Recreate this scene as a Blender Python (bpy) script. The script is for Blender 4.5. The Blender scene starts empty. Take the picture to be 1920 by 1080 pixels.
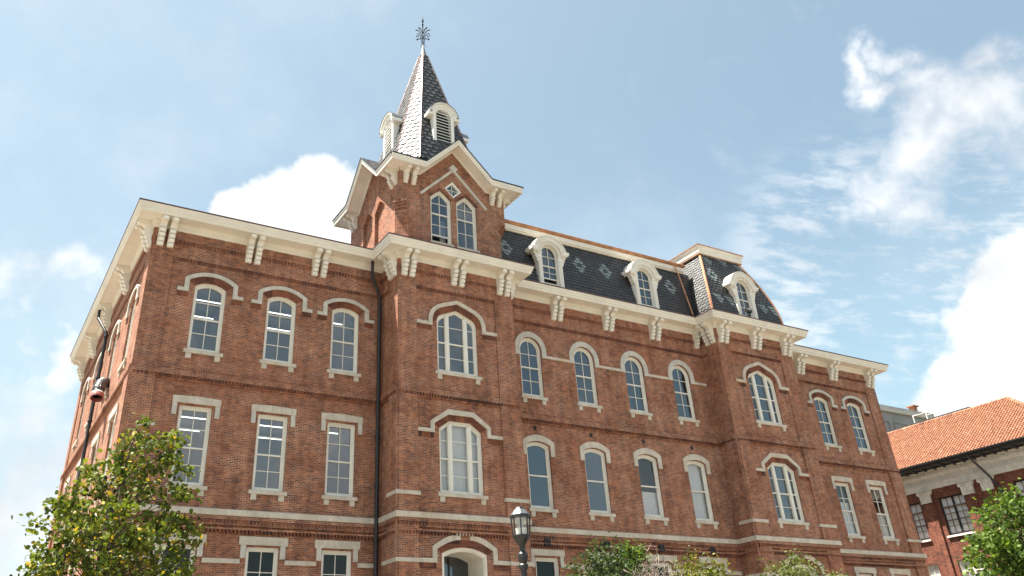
import bpy, math, random
from mathutils import Vector, Matrix
from mathutils.geometry import tessellate_polygon
R = math.radians
S = bpy.context.scene
COL = S.collection
random.seed(7)

# ------------------------------------------------------------------ camera
cam_d = bpy.data.cameras.new('camera')
cam = bpy.data.objects.new('camera', cam_d); COL.objects.link(cam)
yaw, pit, rol = 0.547679, 0.526522, -0.048248
cf = Vector((math.sin(yaw)*math.cos(pit), math.cos(yaw)*math.cos(pit), math.sin(pit)))
r0 = Vector((math.cos(yaw), -math.sin(yaw), 0)); u0 = r0.cross(cf)
cr = r0*math.cos(rol) + u0*math.sin(rol); cu = -r0*math.sin(rol) + u0*math.cos(rol)
M = Matrix((cr, cu, -cf)).transposed().to_4x4()
M.translation = Vector((-4.2415, -31.3110, -0.0428))
cam.matrix_world = M
cam_d.sensor_width = 36; cam_d.lens = 1574.06/1920*36
cam_d.shift_x = 74.87/1920; cam_d.shift_y = -137.49/1920
cam_d.clip_end = 4000
S.camera = cam
GZ = -1.75                                    # ground level

# ------------------------------------------------------------------ light
EL, AZ = R(67.3), R(-60)                      # azimuth from +Y towards +X
sdir = Vector((math.sin(AZ)*math.cos(EL), math.cos(AZ)*math.cos(EL), math.sin(EL)))
sun_d = bpy.data.lights.new('sun', 'SUN'); sun_d.energy = 5.0; sun_d.angle = R(0.5)
sun_d.color = (1.0, 0.93, 0.82)
sun = bpy.data.objects.new('sun', sun_d); COL.objects.link(sun)
sun.rotation_euler = (-sdir).to_track_quat('-Z', 'Y').to_euler()
S.view_settings.view_transform = 'Standard'; S.view_settings.look = 'None'
S.view_settings.exposure = 1.85; S.view_settings.gamma = 1
S.cycles.max_bounces = 6; S.cycles.transparent_max_bounces = 12

class NT:
    """tiny helper to write node trees"""
    def __init__(s, tree): s.t = tree; s.n = tree.nodes; s.l = tree.links
    def new(s, typ, **kw):
        n = s.n.new(typ)
        for k, v in kw.items(): setattr(n, k, v)
        return n
    def put(s, sock, v):
        if isinstance(v, bpy.types.NodeSocket): s.l.new(v, sock)
        elif v is not None: sock.default_value = v
    def m(s, op, a, b=None, c=None, clamp=False):
        n = s.new('ShaderNodeMath', operation=op, use_clamp=clamp)
        for i, v in enumerate((a, b, c)):
            if v is not None: s.put(n.inputs[i], v)
        return n.outputs[0]
    def v(s, op, a, b=None, out=0):
        n = s.new('ShaderNodeVectorMath', operation=op)
        s.put(n.inputs[0], a)
        if b is not None: s.put(n.inputs['Scale' if op == 'SCALE' else 1], b)
        return n.outputs[out]
    def sep(s, a): n = s.new('ShaderNodeSeparateXYZ'); s.put(n.inputs[0], a); return n.outputs
    def comb(s, x=0., y=0., z=0.):
        n = s.new('ShaderNodeCombineXYZ')
        for i, q in enumerate((x, y, z)): s.put(n.inputs[i], q)
        return n.outputs[0]
    def mix(s, f, a, b, blend='MIX'):
        n = s.new('ShaderNodeMix', data_type='RGBA', blend_type=blend)
        s.put(n.inputs[0], f); s.put(n.inputs[6], a); s.put(n.inputs[7], b); return n.outputs[2]
    def noise(s, vec, scale, detail=4., rough=.55):
        n = s.new('ShaderNodeTexNoise'); s.put(n.inputs['Vector'], vec)
        n.inputs['Scale'].default_value = scale; n.inputs['Detail'].default_value = detail
        n.inputs['Roughness'].default_value = rough; return n.outputs['Fac']
    def mr(s, v, a, b, c=0., d=1., smooth=True):
        n = s.new('ShaderNodeMapRange', interpolation_type='SMOOTHSTEP' if smooth else 'LINEAR')
        s.put(n.inputs[0], v)
        for i, q in enumerate((a, b, c, d)): n.inputs[i+1].default_value = q
        return n.outputs[0]
    def ramp(s, f, stops):
        n = s.new('ShaderNodeValToRGB'); e = n.color_ramp.elements
        while len(e) < len(stops): e.new(0.5)
        for el, (p, c) in zip(e, stops): el.position = p; el.color = (*c, 1)
        s.put(n.inputs[0], f); return n.outputs[0]

def px_dir(u, v):
    d = cf + cr*((u-885.13)/1574.06) - cu*((v-402.51)/1574.06)
    return d.normalized()

# ------------------------------------------------------------------ sky
W = bpy.data.worlds.new('World'); S.world = W; W.use_nodes = True
w = NT(W.node_tree); w.n.clear()
sky = w.new('ShaderNodeTexSky', sky_type='NISHITA', sun_disc=False)
sky.sun_elevation = EL; sky.sun_rotation = AZ
sky.altitude = 100; sky.air_density = 1.0; sky.dust_density = 2.2; sky.ozone_density = 1.0
dirv = w.v('NORMALIZE', w.new('ShaderNodeTexCoord').outputs['Generated'])
dx, dy, dz = w.sep(dirv)[:3]
nv3 = w.new('ShaderNodeTexNoise'); w.put(nv3.inputs['Vector'], dirv); nv3.inputs['Scale'].default_value = 7.; nv3.inputs['Detail'].default_value = 5.; nv3.inputs['Roughness'].default_value = .6
dirw = w.v('ADD', dirv, w.v('SCALE', w.v('SUBTRACT', nv3.outputs['Color'], (.5, .5, .5)), .20))
warp = w.noise(dirv, 9., 6., .6)
fine = w.noise(dirv, 22., 8., .62)
def blobs(lst, dd=None):
    out = None; dd = dd or dirv
    for (u, v, r) in lst:
        d = px_dir(u, v)
        q = w.v('DISTANCE', dd, tuple(d), out='Value')
        k = w.mr(q, r/1700., 0., 0., 1., smooth=False)
        out = k if out is None else w.m('MAXIMUM', out, k)
    return out
n_c = w.m('ADD', w.m('MULTIPLY', w.m('SUBTRACT', warp, .5), 1.3), w.m('MULTIPLY', w.m('SUBTRACT', fine, .5), .75))
cum = blobs([(450, 425, 110), (530, 395, 130), (600, 360, 110), (640, 400, 120), (560, 480, 170),
             (1965, 555, 185), (1920, 650, 185), (1862, 745, 165), (1940, 800, 250), (1800, 800, 130)])
cum = w.mr(w.m('ADD', w.m('MULTIPLY', cum, 1.7), n_c), .46, .80)
wis = blobs([(1662, 115, 60), (1676, 170, 55), (1775, 175, 120), (1840, 215, 140), (1780, 260, 120), (1730, 330, 120), (1650, 375, 120),
             (1700, 410, 100), (1905, 195, 110), (1600, 400, 80), (1735, 100, 60),
             (40, 575, 110), (120, 530, 90), (10, 760, 150), (60, 900, 230), (100, 650, 70), (20, 1020, 260), (1900, 110, 90)], dirw)
wis = w.m('MULTIPLY', w.mr(w.m('ADD', w.m('MULTIPLY', wis, 1.3), w.m('MULTIPLY', n_c, 1.15)), .15, 1.55), .95)
hx = w.m('ADD', w.m('MULTIPLY', dx, .53), w.m('MULTIPLY', dy, -.85))
rx = w.comb(w.m('MULTIPLY', hx, 15.), 0., w.m('ADD', w.m('MULTIPLY', dz, 44.), w.m('MULTIPLY', hx, 12.)))
rip = w.m('ADD', w.noise(rx, 1.5, 5., .6), w.m('MULTIPLY', w.m('SUBTRACT', warp, .5), .6))
rmask = blobs([(1640, 520, 330), (1560, 600, 260), (1780, 560, 300), (1480, 620, 220), (1880, 420, 260), (1750, 470, 280)])
rip = w.m('MULTIPLY', w.mr(rip, .40, .70), w.mr(rmask, 0., .55))
rip = w.m('MULTIPLY', rip, .55)
thin = w.m('MULTIPLY', w.mr(w.noise(dirv, 3.2, 6., .6), .42, .8), .35)
south = w.m('MULTIPLY', w.mr(w.m('ADD', w.noise(dirv, 4.2, 8., .6), w.m('MULTIPLY', n_c, .12)), .44, .62), w.mr(dy, .05, -.25))
dens = w.m('MAXIMUM', w.m('MAXIMUM', cum, wis), w.m('MAXIMUM', w.m('MAXIMUM', rip, thin), w.m('MULTIPLY', south, .85)), clamp=True)
shade = w.mr(w.noise(dirv, 5.5, 5., .55), .3, .62)
cloud_c = w.mix(shade, (4.3, 4.5, 4.75, 1), (6.6, 6.65, 6.7, 1))
low = w.mr(dz, .55, .12, 0., .30)
haze_c = w.mix(low, sky.outputs[0], (4.9, 5.9, 6.6, 1))
veil = w.mix(w.mr(dx, .0, .8, .45, .27, smooth=False), w.mix(1., haze_c, (1.0, 1.2, 1.09, 1), 'MULTIPLY'), (3.8, 4.35, 4.55, 1))
skyc = w.mix(dens, veil, cloud_c)
bg = w.new('ShaderNodeBackground'); w.put(bg.inputs[0], skyc); bg.inputs[1].default_value = 0.053
wo = w.new('ShaderNodeOutputWorld'); w.l.new(bg.outputs[0], wo.inputs[0])

# ------------------------------------------------------------------ materials
MATS = {}
def mat(name):
    m = bpy.data.materials.new(name); m.use_nodes = True
    t = NT(m.node_tree); t.n.clear()
    out = t.new('ShaderNodeOutputMaterial')
    b = t.new('ShaderNodeBsdfPrincipled'); t.l.new(b.outputs[0], out.inputs[0])
    MATS[name] = m
    return m, t, b, out
def bump(t, b, h, strength=.4, dist=.02):
    n = t.new('ShaderNodeBump'); n.inputs['Strength'].default_value = strength; n.inputs['Distance'].default_value = dist
    t.put(n.inputs['Height'], h); t.l.new(n.outputs[0], b.inputs['Normal'])
def objc(t): return t.new('ShaderNodeTexCoord').outputs['Object']

def brick_mat(name, stops, mortar, hue=1.0, soldier=False, bw=.19, bh=.0635, mw=.0125):
    m, t, b, o = mat(name)
    p = objc(t); x, y, z = t.sep(p)[:3]
    nx = t.m('ABSOLUTE', t.sep(t.new('ShaderNodeNewGeometry').outputs['True Normal'])[0])
    k = t.m('GREATER_THAN', nx, .6)
    u = t.m('ADD', t.m('MULTIPLY', x, t.m('SUBTRACT', 1., k)), t.m('MULTIPLY', y, k))
    zz = z
    row = t.m('FLOOR', t.m('DIVIDE', zz, bh))
    uu = t.m('ADD', t.m('DIVIDE', u, bw), t.m('MULTIPLY', t.m('MODULO', t.m('ABSOLUTE', row), 2.), .5))
    colm = t.m('FLOOR', uu)
    wn = t.new('ShaderNodeTexWhiteNoise', noise_dimensions='3D')
    t.put(wn.inputs['Vector'], t.comb(colm, row, k))
    fu = t.m('FRACT', uu); fz = t.m('FRACT', t.m('DIVIDE', zz, bh))
    mu = t.m('MINIMUM', fu, t.m('SUBTRACT', 1., fu)); mz = t.m('MINIMUM', fz, t.m('SUBTRACT', 1., fz))
    mort = t.m('MAXIMUM', t.m('LESS_THAN', mu, mw/bw*.5), t.m('LESS_THAN', mz, mw/bh*.5))
    patch = t.noise(p, .55, 3., .6)
    mid = t.noise(t.comb(t.m('MULTIPLY', u, .7), 0., t.m('MULTIPLY', zz, 2.2)), 1.2, 4., .65)
    f = t.m('ADD', t.m('MULTIPLY', wn.outputs['Value'], .70), t.m('ADD', t.m('MULTIPLY', patch, .18), t.m('MULTIPLY', mid, .12)))
    colr = t.ramp(f, stops)
    mcol = t.mix(t.mr(t.noise(p, .9, 3.), .35, .65), tuple(c*.45 for c in mortar[:3]) + (1,), mortar)
    mk = t.m('MULTIPLY', mort, t.mr(t.noise(p, 2.3, 3.), .3, .6, .6, 1.))
    c = t.mix(mk, colr, mcol)
    big = t.noise(p, .23, 4., .6)
    c = t.mix(t.mr(big, .3, .72, .0, .34), c, (.36, .14, .09, 1), 'MIX')
    g = t.noise(p, 3., 5., .7)
    c = t.mix(1., c, t.mix(t.mr(g, .3, .7), (.78, .78, .8, 1), (1.1, 1.08, 1.05, 1)), 'MULTIPLY')
    sv = t.noise(t.comb(t.m('MULTIPLY', u, 3.2), 0., t.m('MULTIPLY', zz, .28)), 1., 5., .6)
    c = t.mix(1., c, t.mix(t.mr(sv, .32, .68), (.80, .79, .80, 1), (1.12, 1.1, 1.07, 1)), 'MULTIPLY')
    t.put(b.inputs['Base Color'], c); b.inputs['Roughness'].default_value = .9
    b.inputs['Specular IOR Level'].default_value = .25
    h = t.m('ADD', t.m('SUBTRACT', 1., mort), t.m('MULTIPLY', wn.outputs['Value'], .5))
    bump(t, b, h, .5, .008)
    return m
BR = [(.14, (.125, .056, .043)), (.30, (.215, .080, .047)), (.5, (.28, .102, .055)), (.70, (.335, .128, .066)), (.88, (.43, .180, .090))]
brick_mat('brick', BR, (.68, .55, .44, 1))
BD = [(.22, (.065, .034, .032)), (.5, (.17, .062, .04)), (.8, (.26, .105, .055))]
brick_mat('brick_soldier', BD, (.30, .2, .15, 1), bw=.4, bh=.4)
BN = [(.25, (.05, .021, .018)), (.45, (.12, .04, .028)), (.7, (.20, .066, .04))]
brick_mat('brick_brown', BN, (.20, .14, .11, 1))

def simple(name, col, rough=.6, var=.12, scale=3., spec=.4, metal=0., bumpk=0., tint=None, streak=False):
    m, t, b, o = mat(name)
    p = objc(t)
    n = t.noise(p, scale, 5., .65)
    c = t.mix(t.mr(n, .28, .72), tuple(q*(1-var) for q in col) + (1,), tuple(min(1, q*(1+var)) for q in col) + (1,))
    if tint:
        n2 = t.noise(p, scale*.35, 3., .6)
        c = t.mix(t.mr(n2, .5, .75, 0., .65), c, tint + (1,))
    if streak:
        x, y, z = t.sep(p)[:3]
        s = t.noise(t.comb(t.m('MULTIPLY', x, 9.), t.m('MULTIPLY', y, 9.), t.m('MULTIPLY', z, .8)), 1., 4., .6)
        c = t.mix(t.mr(s, .5, .78, 0., .45), c, tuple(q*.55 for q in col) + (1,))
    t.put(b.inputs['Base Color'], c)
    b.inputs['Roughness'].default_value = rough; b.inputs['Specular IOR Level'].default_value = spec
    b.inputs['Metallic'].default_value = metal
    if bumpk: bump(t, b, t.noise(p, scale*6, 6., .7), bumpk, .02)
    return m
simple('limestone', (.56, .50, .42), .85, .16, 2.2, .2, bumpk=.3, tint=(.52, .38, .26), streak=True)
simple('stone_grey', (.54, .505, .45), .85, .14, 2.2, .2, bumpk=.3, streak=True)
simple('cream_paint', (.76, .71, .625), .55, .06, 1.3, .35, tint=(.66, .60, .51))
simple('sash_paint', (.74, .71, .64), .5, .05, 2., .4)
simple('white_paint', (.84, .82, .77), .45, .04, 2., .4)
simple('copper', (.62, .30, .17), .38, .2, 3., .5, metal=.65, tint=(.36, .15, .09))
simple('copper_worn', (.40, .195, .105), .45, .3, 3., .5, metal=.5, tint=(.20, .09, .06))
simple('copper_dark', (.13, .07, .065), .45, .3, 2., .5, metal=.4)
simple('lead_grey', (.20, .205, .215), .4, .15, 4., .5, metal=.7)
simple('black_iron', (.018, .019, .022), .42, .3, 5., .5)
simple('dark_roof', (.035, .036, .04), .6, .3, 3., .4)
for i, c in enumerate(((.038, .043, .052), (.05, .055, .064), (.064, .069, .077), (.045, .046, .05))):
    simple('slate_%d' % i, tuple(q*.6 for q in c), .58, .35, 5., .7, bumpk=.25); MATS['slate_%d' % i].node_tree.nodes['Principled BSDF'].inputs['IOR'].default_value = 1.55
for i, c in enumerate(((.17, .21, .21), (.22, .262, .256))):
    simple('slate_pale_%d' % i, c, .45, .15, 7., .5, bumpk=.2)
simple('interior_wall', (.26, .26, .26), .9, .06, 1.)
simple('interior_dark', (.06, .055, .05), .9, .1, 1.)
simple('blind_white', (.84, .84, .83), .9, .04, 8.)
simple('shade_fabric', (.50, .50, .49), .9, .04, 8.)
simple('grass', (.10, .10, .07), .95, .35, 1.2, .1, tint=(.12, .12, .05))
simple('bounce_paving', (.20, .175, .145), .9, .12, 2., .2)
simple('bark', (.11, .085, .065), .9, .3, 9., .2, bumpk=.5)
simple('bark_pale', (.30, .25, .21), .9, .25, 9., .2)
simple('concrete_grey', (.31, .305, .315), .9, .12, .35, .2, streak=True)
simple('trim_stone', (.66, .62, .55), .85, .14, 3., .2, bumpk=.3, streak=True)
simple('bronze_frame', (.16, .13, .10), .5, .1, 3.)
simple('red_plastic', (.36, .13, .12), .5, .1, 3.)
simple('pale_plastic', (.62, .58, .55), .5, .2, 5.)
simple('black_plastic', (.02, .02, .024), .3, .3, 9., .6, bumpk=.6)

def clay():
    m, t, b, o = mat('clay_tile')
    a = t.new('ShaderNodeAttribute', attribute_name='tone').outputs['Fac']
    c = t.ramp(a, [(0., (.12, .045, .026)), (.35, (.25, .098, .050)), (.7, (.32, .140, .075)), (1., (.38, .20, .12))])
    t.put(b.inputs['Base Color'], c); b.inputs['Roughness'].default_value = .75
    return m
clay()
def glass(name, k, tint, inner):
    m, t, b, o = mat(name); t.n.remove(b)
    gl = t.new('ShaderNodeBsdfGlossy'); gl.inputs['Roughness'].default_value = .0
    gl.inputs['Color'].default_value = tint + (1,)
    p = objc(t)
    bn = t.new('ShaderNodeBump'); bn.inputs['Strength'].default_value = .10; bn.inputs['Distance'].default_value = .05
    t.put(bn.inputs['Height'], t.noise(p, 2.2, 3., .5)); t.l.new(bn.outputs[0], gl.inputs['Normal'])
    tr = t.new('ShaderNodeBsdfTransparent'); tr.inputs['Color'].default_value = inner + (1,)
    fr = t.new('ShaderNodeLayerWeight').outputs['Facing']; fr = t.m('ADD', t.m('MULTIPLY', t.m('POWER', fr, 4.2), .95), .045)
    mx = t.new('ShaderNodeMixShader')
    t.put(mx.inputs[0], t.m('ADD', t.m('MULTIPLY', fr, .95), k, clamp=True))
    t.l.new(tr.outputs[0], mx.inputs[1]); t.l.new(gl.outputs[0], mx.inputs[2]); t.l.new(mx.outputs[0], o.inputs[0])
glass('pane_glass', .11, (.85, .93, 1.0), (.42, .50, .58))
glass('pane_bright', .115, (.96, .98, 1.0), (.5, .55, .6))
glass('pane_thin', .05, (.96, .98, 1.0), (.95, .96, .97))
glass('pane_dark', .0, (.8, .85, .8), (.35, .38, .36))  # glass colour darkened to stand in for reflections of trees opposite
glass('lamp_glass', .05, (1, 1, 1), (.93, .93, .9))
def emit(name, col, st):
    m, t, b, o = mat(name); t.put(b.inputs['Emission Color'], col + (1,)); b.inputs['Emission Strength'].default_value = st
    t.put(b.inputs['Base Color'], (.8, .8, .8, 1))
emit('tube_light', (1., .92, .78), 1.5)
def leafm(name, a, bcol, tr, yellow=None):
    m, t, b, o = mat(name)
    at = t.new('ShaderNodeAttribute', attribute_name='tone').outputs['Fac']
    st = [(0., a), (.8, bcol)]
    if yellow: st += [(.92, bcol), (.95, yellow)]
    c = t.ramp(at, st)
    t.put(b.inputs['Base Color'], c); b.inputs['Roughness'].default_value = .55; b.inputs['Specular IOR Level'].default_value = .2
    tl = t.new('ShaderNodeBsdfTranslucent'); t.put(tl.inputs[0], t.mix(1., c, (1.5, 1.45, .55, 1), 'MULTIPLY'))
    mx = t.new('ShaderNodeMixShader'); mx.inputs[0].default_value = tr
    t.l.new(b.outputs[0], mx.inputs[1]); t.l.new(tl.outputs[0], mx.inputs[2]); t.l.new(mx.outputs[0], o.inputs[0])
leafm('leaf_tulip', (.022, .042, .009), (.15, .19, .032), .30, (.42, .30, .04))
leafm('leaf_bright', (.022, .05, .01), (.115, .18, .032), .32)
leafm('leaf_dark', (.022, .04, .014), (.05, .085, .022), .25)
leafm('leaf_yellow', (.045, .068, .012), (.155, .165, .028), .32, (.30, .28, .05))
leafm('leaf_olive', (.05, .072, .018), (.135, .16, .042), .3)

# ------------------------------------------------------------------ mesh builder
class MB:
    def __init__(s): s.v = []; s.f = []; s.mi = []; s.tone = None; s.mats = []
    def mid(s, name):
        if name not in s.mats: s.mats.append(name)
        return s.mats.index(name)
    def poly(s, pts, m):
        i = len(s.v); s.v += [tuple(p) for p in pts]; s.f.append(tuple(range(i, i+len(pts)))); s.mi.append(s.mid(m))
    def faces(s, pts, fs, m):
        i = len(s.v); s.v += [tuple(p) for p in pts]; k = s.mid(m)
        for f in fs: s.f.append(tuple(i+j for j in f)); s.mi.append(k)
    def solid(s, pts, fs, m):
        """like faces(), with every face turned outward from the solid's own volume"""
        vol = 0.
        for f in fs:
            a = Vector(pts[f[0]])
            for i in range(1, len(f)-1): vol += a.dot(Vector(pts[f[i]]).cross(Vector(pts[f[i+1]])))
        s.faces(pts, fs if vol > 0 else [tuple(reversed(f)) for f in fs], m)
    def fsolid(s, P, Q, fs, m):
        k = (Q[1]).cross(Q[2]).dot(Q[4])
        s.faces(P, fs if k > 0 else [tuple(reversed(f)) for f in fs], m)
    def box(s, x0, x1, y0, y1, z0, z1, m):
        P = [(x, y, z) for z in (z0, z1) for y in (y0, y1) for x in (x0, x1)]
        s.faces(P, [(0, 2, 3, 1), (4, 5, 7, 6), (0, 1, 5, 4), (2, 6, 7, 3), (0, 4, 6, 2), (1, 3, 7, 5)], m)
    def fbox(s, F, u0, u1, d0, d1, z0, z1, m):
        P = [F(u, d, z) for z in (z0, z1) for d in (d0, d1) for u in (u0, u1)]
        c0 = P[0]; P_ = [p-c0 for p in P]
        s.fsolid(P, P_, [(0, 2, 3, 1), (4, 5, 7, 6), (0, 1, 5, 4), (2, 6, 7, 3), (0, 4, 6, 2), (1, 3, 7, 5)], m)
    def plate(s, F, outer, holes, d0, d1, m, back=False, side=None):
        """plate in the (u,z) plane of frame F from depth d0 (back) to d1 (front)"""
        loops = [outer] + list(holes)
        flat = [p for l in loops for p in l]
        tri = tessellate_polygon([[Vector((p[0], p[1], 0)) for p in l] for l in loops])
        o_ = F(0, 0, 0); n_ = F(0, 1, 0)-o_; du_ = F(1, 0, 0)-o_
        hand = du_.cross(Vector((0, 0, 1))).dot(n_) > 0
        def turn(t, w=True):
            (ax, az), (bx, bz), (cx, cz) = (flat[i] for i in t)
            ccw = (bx-ax)*(cz-az)-(bz-az)*(cx-ax) > 0
            return tuple(t) if (ccw == hand) == w else tuple(reversed(t))
        s.faces([F(p[0], d1, p[1]) for p in flat], [turn(t) for t in tri], m)
        if back: s.faces([F(p[0], d0, p[1]) for p in flat], [turn(t, False) for t in tri], m)
        if d0 != d1:
            for li, l in enumerate(loops):
                n = len(l)
                P = [F(p[0], d1, p[1]) for p in l] + [F(p[0], d0, p[1]) for p in l]
                ar = sum(l[i][0]*l[(i+1) % n][1]-l[(i+1) % n][0]*l[i][1] for i in range(n))
                fl = ((ar > 0) == hand) != (li > 0)
                fs = [(i, n+i, n+(i+1) % n, (i+1) % n) for i in range(n)]
                s.faces(P, fs if fl else [tuple(reversed(f)) for f in fs], side or m)
    def prism(s, F, prof, u0, u1, m):
        """profile in (d,z), extruded along u"""
        n = len(prof)
        P = [F(u0, d, z) for d, z in prof] + [F(u1, d, z) for d, z in prof]
        tri = tessellate_polygon([[Vector((d, z, 0)) for d, z in prof]])
        s.faces(P, [(i, (i+1) % n, n+(i+1) % n, n+i) for i in range(n)] + [tuple(t) for t in tri] + [tuple(n+q for q in t) for t in tri], m)
    def sweep(s, path, prof, m, closed=True, caps=True):
        """profile (o,z) swept along a plan polyline with mitred corners; o is outward"""
        N = []
        for i in range(len(path)):
            ns = []
            for a, b in ((i-1, i), (i, i+1)):
                if a >= 0 and b < len(path):
                    d = Vector((path[b][0]-path[a][0], path[b][1]-path[a][1])).normalized(); ns.append(Vector((d.y, -d.x)))
            N.append(ns[0] if len(ns) == 1 else (ns[0]+ns[1])/(1+ns[0].dot(ns[1])))
        k = len(prof); P = []
        for (x, y), n in zip(path, N):
            P += [(x+n.x*o, y+n.y*o, z) for o, z in prof]
        fs = []
        for i in range(len(path)-1):
            for j in range(k if closed else k-1):
                q = (j+1) % k; fs.append((i*k+j, i*k+q, (i+1)*k+q, (i+1)*k+j))
        if caps and closed:
            tri = tessellate_polygon([[Vector((o, z, 0)) for o, z in prof]])
            fs += [tuple(t) for t in tri] + [tuple((len(path)-1)*k+q for q in t) for t in tri]
        s.faces(P, fs, m)
    def tube(s, pts, rad, m, n=8, cap=True):
        pts = [Vector(p) for p in pts]
        rads = rad if isinstance(rad, (list, tuple)) else [rad]*len(pts)
        ring = []; up = Vector((0.3, 0.2, 1)).normalized()
        t0 = (pts[1]-pts[0]).normalized(); a = t0.cross(up)
        if a.length < .05: a = t0.cross(Vector((1, 0, 0)))
        a.normalize()
        for i, p in enumerate(pts):
            t = (pts[min(i+1, len(pts)-1)]-pts[max(i-1, 0)]).normalized()
            a = (a - t*a.dot(t)).normalized(); b = t.cross(a)
            ring += [p+(a*math.cos(2*math.pi*k/n)+b*math.sin(2*math.pi*k/n))*rads[i] for k in range(n)]
        fs = [(i*n+k, i*n+(k+1) % n, (i+1)*n+(k+1) % n, (i+1)*n+k) for i in range(len(pts)-1) for k in range(n)]
        if cap: fs += [tuple(range(n)), tuple((len(pts)-1)*n+k for k in range(n))]
        s.faces(ring, fs, m)
    def lathe(s, c, prof, m, n=16, phase=0.):
        P = []
        for r, z in prof: P += [(c[0]+r*math.cos(phase+2*math.pi*k/n), c[1]+r*math.sin(phase+2*math.pi*k/n), c[2]+z) for k in range(n)]
        fs = [(i*n+k, i*n+(k+1) % n, (i+1)*n+(k+1) % n, (i+1)*n+k) for i in range(len(prof)-1) for k in range(n)]
        fs += [tuple(range(n)), tuple((len(prof)-1)*n+k for k in range(n))]
        s.faces(P, fs, m)
    def build(s, name, parent=None, smooth=False, tones=None):
        me = bpy.data.meshes.new(name); me.from_pydata(s.v, [], s.f)
        for q in s.mats: me.materials.append(MATS[q])
        me.polygons.foreach_set('material_index', s.mi)
        if smooth: me.polygons.foreach_set('use_smooth', [True]*len(me.polygons))
        if tones is not None:
            at = me.attributes.new('tone', 'FLOAT', 'FACE'); at.data.foreach_set('value', tones)
        me.update()
        o = bpy.data.objects.new(name, me); COL.objects.link(o)
        if parent is not None:
            o.parent = parent; o.matrix_parent_inverse = parent_inv(parent)
        return o
def parent_inv(p):
    m = Matrix.Translation(p.location) if p.type == 'EMPTY' else Matrix.Identity(4)
    return m.inverted()
def thing(name, label, cat, loc, group=None):
    o = bpy.data.objects.new(name, None); COL.objects.link(o); o.location = loc; o.empty_display_size = .3
    tag(o, label, cat, group); return o
def tag(o, label, cat, group=None):
    o['label'] = label; o['category'] = cat
    if group: o['group'] = group
    return o
def structure(o): o['kind'] = 'structure'; return o
def frame(o, u, n):
    o, u, n = Vector(o), Vector(u), Vector(n)
    return lambda a, d, z: o+u*a+n*d+Vector((0, 0, z))
def front(y): return frame((0, y, 0), (1, 0, 0), (0, -1, 0))
def west(x): return frame((x, 0, 0), (0, 1, 0), (-1, 0, 0))
def east(x): return frame((x, 0, 0), (0, 1, 0), (1, 0, 0))
def rect(a, b, c, d): return [(a, c), (a, d), (b, d), (b, c)]

# ------------------------------------------------------------------ ground
g = MB(); g.poly([(-900, -900, GZ), (900, -900, GZ), (900, 1600, GZ), (-900, 1600, GZ)], 'grass'); structure(g.build('ground'))
g = MB(); g.box(-60, 54, -60, -3.0, GZ-.1, GZ+.05, 'bounce_paving'); g.box(-60, -1.2, -3.0, 60, GZ-.1, GZ+.05, 'bounce_paving'); g.box(45.5, 54, -3.0, 60, GZ-.1, GZ+.05, 'bounce_paving'); structure(g.build('bounce_ground'))  # unseen paving added so the light bounced onto the hall stays neutral

# ------------------------------------------------------------------ outlines of openings
def arc(cx, cz, r, a0, a1, n): return [(cx+r*math.cos(a0+(a1-a0)*i/n), cz+r*math.sin(a0+(a1-a0)*i/n)) for i in range(n+1)]
def outline(kind, c, hw, zb, zs, zt, e=0.):
    """opening outline, inset by e: bottom left, up, over the head, down to bottom right"""
    h = hw-e; b = zb+e
    if kind == 'rect': return [(c-h, b), (c-h, zt-e), (c+h, zt-e), (c+h, b)]
    if kind == 'seg':
        t = zt-e; s = zs-e*.85; rise = max(t-s, .01); r = (h*h+rise*rise)/(2*rise); cz = t-r
        a = math.asin(h/r); return [(c-h, b)] + arc(c, cz, r, math.pi/2+a, math.pi/2-a, 12) + [(c+h, b)]
    if kind == 'round': return [(c-h, b)] + [(x, zs+(z-zs)*((zt-e-zs)/h)) for x, z in arc(c, zs, h, math.pi, 0, 18)] + [(c+h, b)]
    if kind == 'corner':      # three straight facets
        q = .485; return [(c-h, b), (c-h, zs-e*.6), (c-q+e*.2, zt-e), (c+q-e*.2, zt-e), (c+h, zs-e*.6), (c+h, b)]
    if kind == 'tudor':       # curved haunch then straight to a point
        k = h/1.0; t = zt-e; s = zs-e*.8
        L = [(-1.0, 0.), (-.97, .12), (-.90, .23), (-.79, .31), (-.65, .37)]
        sc = (t-s)/.64
        left = [(c+x*k, s+z*sc) for x, z in L]
        return [(c-h, b)] + left + [(c, t)] + [(2*c-x, z) for x, z in reversed(left)] + [(c+h, b)]
    if kind == 'lancet': return [(c-h, b), (c-h, zs-e*.7), (c-h*.55, zs+(zt-zs)*.5-e*1.0), (c, zt-e*1.25), (c+h*.55, zs+(zt-zs)*.5-e*1.0), (c+h, zs-e*.7), (c+h, b)]
def clip_top(o, x):
    """height of an outline's head above x"""
    for (a, za), (b, zb) in zip(o[1:-1], o[2:-1]):
        if a-1e-6 <= x <= b+1e-6: return za+(zb-za)*((x-a)/(b-a) if b > a else 0)
    return o[1][1]

# ------------------------------------------------------------------ the hall
HALL = thing('brick_hall', 'long red brick hall with cream bracketed cornice, slate spire and mansard roofs', 'building', (22, 9, GZ))
yL, yP, yC, yR, yW = 0.05, -1.65, -.27, -1.525, .37        # panel planes of the five sections
BACK = 18.0
XE = 44.40
P_LEFT = [(0, BACK), (0, 0)]
def path_at(off=0.):
    return [(0, BACK), (0, 0), (9.92, 0), (9.92, -1.70), (15.76, -1.70), (15.76, -.32), (28.88, -.32), (28.88, -1.575), (34.70, -1.575), (34.70, .32), (XE, .32), (XE, BACK)]
PATH = path_at()

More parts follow.
